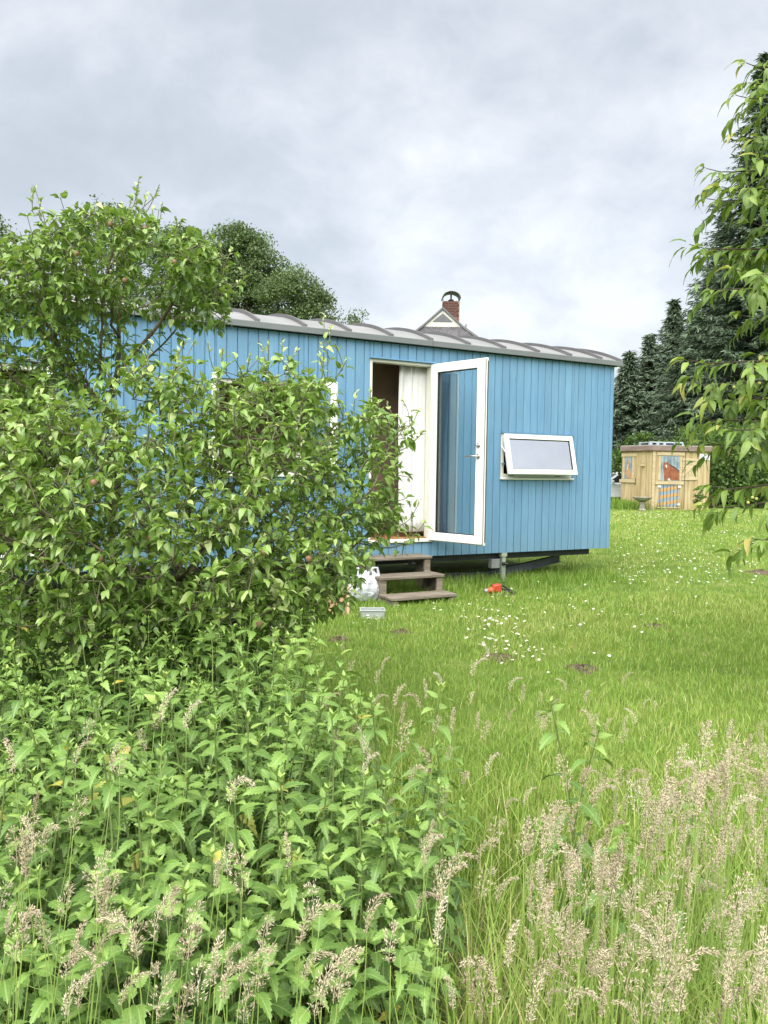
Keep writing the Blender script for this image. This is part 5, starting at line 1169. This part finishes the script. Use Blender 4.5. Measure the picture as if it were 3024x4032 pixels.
def long_grass():
    n = 22000; x, y = wedge(n, .85, 3.9, 1.15, -.7, .9); xb = xbound(y); inn_ = x < xb
    keep = ~inn_ | (rng.random(n) < .45); x, y, inn_ = x[keep], y[keep], inn_[keep]; n = len(x)
    h = np.where(inn_, rng.uniform(.15, .42, n), rng.uniform(.12, .52, n) * np.clip(1.55 - .42 * y, .12, 1.)); tint = np.clip(rng.normal(.50, .16, n) + .12 * noise2(x, y, 4, 3) + np.where(rng.random(n) < .2, .45, 0) - np.where(inn_, .15, 0), 0, 1)
    blades(x, y, h, rng.uniform(.0026, .0058, n), tint, 'long_grass', .5, 4, label='long uncut grass among and beside the nettles in the foreground')
    n = 5000; x, y = wedge(n, 1.0, 3.6, 1., -.6, .6); blades(x, y, rng.uniform(.04, .16, n), rng.uniform(.003, .007, n), np.clip(rng.normal(.30, .12, n), 0, 1), 'undergrowth', .9, 2, label='low green undergrowth at the foot of the foreground plants')
    n = 1500; q = rng.normal(size=(n, 2)) * (.14, .16) + (.16, 1.62); blades(q[:, 0], q[:, 1], rng.uniform(.08, .3, n), rng.uniform(.002, .004, n), np.clip(rng.normal(1.0, .08, n), 0, 1), 'dry_straw', 1.0, 3, label='dry straw lying at the foot of the right-hand nettles')
long_grass()
spike = (np.array([(0, 0, 0), (.0017, .0035, .0), (0, .0115, .0005), (-.0017, .0035, 0), (0, .0035, .0014)]), np.array([(0, 1, 4), (1, 2, 4), (2, 3, 4), (3, 0, 4), (0, 3, 2), (0, 2, 1)]), np.zeros((5, 2)))
def head_proto(L, W, nod, open_):
    """a nodding panicle of spikelets, base at the origin, growing along +Z and nodding to +X"""
    P, Dd, U, sc = [], [], [], []; n = 22; ax = []
    p = np.zeros(3)
    for i in range(n + 1):
        t = i / n; a = nod * t ** 1.4; ax.append(p.copy()); p = p + np.array([math.sin(a), 0, math.cos(a)]) * L / n
    ax = np.array(ax); rays = MB(); rays.tube(ax, np.linspace(.0009, .0004, n + 1), 4)
    for i in range(1, n + 1):
        t = i / n; T = norm(ax[i] - ax[i - 1]); w = W * (math.sin(math.pi * (t * .86 + .12)) ** .9)
        for k in range(3 if not open_ else 2):
            a = random.uniform(0, 6.28); s = np.array([math.cos(a), math.sin(a), 0]); s = norm(s - T * (s @ T)); r = w * random.uniform(.4, 1.); e = ax[i] + s * r + T * r * (.7 if not open_ else .3)
            if r > .006: rays.add(np.array([ax[i], e, e + (.0004, 0, .0004)]), [(0, 1, 2)])
            for _ in range(2):
                P.append(e + rng.normal(0, .0022, 3) - s * r * random.uniform(0, .45)); Dd.append(norm(T * .8 + s * .6 + rng.normal(0, .25, 3))); U.append(norm(rng.normal(size=3))); sc.append(random.uniform(.75, 1.25))
    P = np.array(P); Bm = basis(np.array(Dd), np.array(U)); v, f, uv = spike; k = len(v)
    V = np.einsum('kij,nj->kni', Bm, v) * np.array(sc)[:, None, None] + P[:, None]; F = (np.arange(len(P))[:, None, None] * k + f[None]).reshape(-1, 3)
    rv = np.concatenate(rays.v); base = len(P) * k; q4 = np.array([g for g in rays.f if len(g) == 4]) + base; q3 = np.array([g for g in rays.f if len(g) == 3])
    fl = [F, q4] + ([q3 + base] if len(q3) else [])
    return mesh_np('seed_head', np.concatenate([V.reshape(-1, 3), rv]), fl, mats=(ML_head,))
heads = [head_proto(.12, .010, 1.2, False), head_proto(.11, .008, .5, False), head_proto(.14, .011, 1.7, False), head_proto(.10, .024, .7, True), head_proto(.12, .032, .9, True), head_proto(.12, .007, .25, False), head_proto(.14, .013, 2.1, False)]
stalk_cache = {}
def flowering_grass(tip, hi, label, group, tone, az, hs):
    z = tip[2]; key = (round(z, 1),)
    if key not in stalk_cache:
        zz_ = key[0]; stalk_cache[key] = MB().tube([(-.22 * zz_ * (1 - t) ** 1.6, .012 * math.sin(6 * t), zz_ * t) for t in np.linspace(0, 1, 10)], np.linspace(.0011, .0007, 10), 5).mesh('stalk', M_stalk, True)
    s = z / key[0]; base = np.array([tip[0] + math.cos(az) * -.22 * z, tip[1] + math.sin(az) * -.22 * z])
    t = thing('flowering_grass', label, 'grass', (base[0], base[1], 0), 0, group); LAST[0] = t
    L = Matrix.Translation((math.cos(az) * .22 * z, math.sin(az) * .22 * z, 0)) @ Matrix.Rotation(az, 4, 'Z')
    link('stalk', stalk_cache[key], t, L @ Matrix.Scale(s, 4))
    o = link('seed_head', heads[hi], t, L @ Matrix.Translation((0, 0, z)) @ Matrix.Rotation(random.uniform(-.8, .8), 4, 'Z') @ Matrix.Scale(hs, 4)); v = min(1, max(0, tone)); o.color = (v, v, v, 1)
nfg = 0; LAST = [None]
def fg_patch(n, x0, x1, y0, y1, z0, z1, label, group, opens=.35):
    global nfg; it = []
    for _ in range(n):
        x, y, z = random.uniform(x0, x1), random.uniform(y0, y1), random.uniform(z0, z1); g = gnd(x * DS, y * DS, z)
        if not (.8 < g[1] < 5.5): continue
        hi = random.choice((3, 4, 4)) if random.random() < opens else random.choice((0, 1, 2, 5, 6)); flowering_grass(g, hi, label, group, random.gauss(.62, .25), random.uniform(-.9, .9) + (0 if random.random() < .75 else math.pi), random.uniform(.38, .64)); nfg += 1; it.append((LAST[0], x))
    order_labels(it, label.replace('flowering grass', 'flowering grass, %s of those', 1))
fg_patch(46, 1430, 1680, 1590, 1800, .62, .82, 'tall pinkish flowering grass at the right edge, above the rest', 'tall flowering grass at the right edge')
fg_patch(32, 1170, 1450, 1690, 1860, .55, .72, 'nodding pinkish flowering grass in the clump right of the nettles', 'nodding flowering grass right of the nettles')
fg_patch(92, 1130, 1680, 1830, 2225, .42, .72, 'flowering grass with pale open heads in the lower right corner', 'flowering grass in the lower right corner', .6)
fg_patch(24, 560, 1130, 1830, 2215, .55, .75, 'flowering grass standing among the nettles in the lower middle', 'flowering grass in the lower middle', .5)
fg_patch(32, 0, 560, 1850, 2215, .55, .78, 'flowering grass standing among the nettles in the lower left corner', 'flowering grass in the lower left corner', .55)
fg_patch(14, 0, 560, 1560, 1850, .62, .85, 'single flowering grass rising above the nettles at left', 'flowering grass above the nettles at left', .3)
fg_patch(30, 680, 1060, 1400, 1700, .50, .72, 'flowering grass behind the nettle bed, towards the lawn', 'flowering grass behind the nettle bed', .3)
fg_patch(22, 1080, 1420, 1480, 1620, .35, .5, 'short pinkish flowering grass at the edge of the mown lawn', 'short flowering grass at the lawn edge', .3)
def head_mass():                       # the flowering grass beyond the first 300: one mass
    hv = []
    for me in heads:
        v = np.empty(len(me.vertices) * 3, np.float32); me.vertices.foreach_get('co', v); li = np.empty(len(me.loops), np.int32); me.loops.foreach_get('vertex_index', li)
        tot = np.empty(len(me.polygons), np.int32); me.polygons.foreach_get('loop_total', tot); st0 = np.concatenate([[0], np.cumsum(tot)[:-1]])
        hv.append((v.reshape(-1, 3), li[st0[tot == 3][:, None] + np.arange(3)], li[st0[tot == 4][:, None] + np.arange(4)]))
    V, F3, F4, FS, b = [], [], [], [], 0
    for (n, x0, x1, y0, y1, z0, z1) in ((62, 1130, 1700, 1840, 2240, .38, .70), (24, 1380, 1700, 1640, 1860, .5, .76), (14, 0, 700, 1960, 2240, .5, .72), (14, 700, 1150, 1700, 2000, .4, .62)):
        for _ in range(n):
            z = random.uniform(z0, z1); g = gnd(random.uniform(x0, x1) * DS, random.uniform(y0, y1) * DS, z)
            if not (.75 < g[1] < 4): continue
            v, f3, f4 = hv[random.randrange(len(hv))]; A = np.array(Matrix.Rotation(random.uniform(-1.2, 1.2), 3, 'Z')) * random.uniform(.35, .62)
            V.append(v @ A.T + g); F3.append(f3 + b); F4.append(f4 + b); b += len(v)
            az = random.uniform(0, 6.28); t = np.linspace(0, 1, 7); c = np.c_[g[0] - math.cos(az) * .4 * z * (1 - t) ** 1.6, g[1] - math.sin(az) * .4 * z * (1 - t) ** 1.6, z * t]
            w = .0006; V.append(np.concatenate([c - (w, 0, 0), c + (w, 0, 0)])); q = np.arange(6); FS.append(np.stack([q, q + 7, q + 8, q + 1], 1) + b); b += 14
    o = link('flowering_grass_mass', mesh_np('flowering_grass_mass', np.concatenate(V), [np.concatenate(F3), np.concatenate(F4), np.concatenate(FS)], mats=(ML_head, M_stalk), mat_idx=np.concatenate([np.zeros(sum(map(len, F3)) + sum(map(len, F4)), int), np.ones(sum(map(len, FS)), int)]))); o.color = (.66, .66, .66, 1)
    tag(o, 'mass of further pale flowering grass filling the foreground', 'grass', None, 'stuff')
head_mass()
print('flowering grass', nfg)
def cleavers():
    me = []
    for v in range(4):
        h = random.uniform(.6, .78); b = MB(); path = np.array([(.10 * t * t * (v - 1.5), .03 * math.sin(4 * t + v), h * t) for t in np.linspace(0, 1, 11)]); st_ = MB().tube(path, np.linspace(.0016, .0008, 11), 5).mesh('stem', M_stem, True)
        P, Dd, U, sc = [], [], [], []
        for k in range(3, 15):
            s = k / 14; p = np.array([np.interp(s, np.linspace(0, 1, 11), path[:, j]) for j in range(3)])
            for j in range(7):
                a = 2 * math.pi * j / 7 + k; P.append(p); Dd.append((math.cos(a), math.sin(a), .25 + .6 * (s > .9))); U.append((0, 0, 1.)); sc.append((.6 + .6 * (1 - s)) * random.uniform(.8, 1.2))
        v_, f_, uv_ = leaf_tpl(.028, .0055, 3, .1, .2, .02, False, 0, (.8, .8)); P = np.array(P); B = basis(np.array(Dd), np.array(U)); k = len(v_)
        V = np.einsum('kij,nj->kni', B, v_) * np.array(sc)[:, None, None] + P[:, None]; F = (np.arange(len(P))[:, None, None] * k + f_[None]).reshape(-1, 4)
        me.append((st_, mesh_np('leaf_whorls', V.reshape(-1, 3), F, np.full(len(P) * k, .62), mats=(ML_weed,))))
    cl_ = {True: [], False: []}
    for i in range(34):
        x, y = (random.uniform(330, 640), random.uniform(1370, 1470)) if i < 24 else (random.uniform(60, 900), random.uniform(1480, 1650)); g = gnd(x * DS, y * DS, .66)
        if g[1] > 3.7: continue
        back = i < 24; t = thing('cleavers', 'slender cleavers with whorled leaves rising ' + ('between the nettles and the apple tree' if back else 'through the nettle bed'), 'weed', (g[0], g[1], 0), random.uniform(0, 6.28), 'cleavers behind the nettles' if back else 'cleavers in the nettle bed'); a, b_ = random.choice(me); link('stem', a, t); link('leaf_whorls', b_, t)['kind'] = 'stuff'; cl_[back].append((t, x))
    order_labels(cl_[True], 'slender cleavers with whorled leaves, %s below the apple tree'); order_labels(cl_[False], 'slender cleavers, %s of those rising through the nettle bed')
cleavers()
print('objects', len(bpy.data.objects))
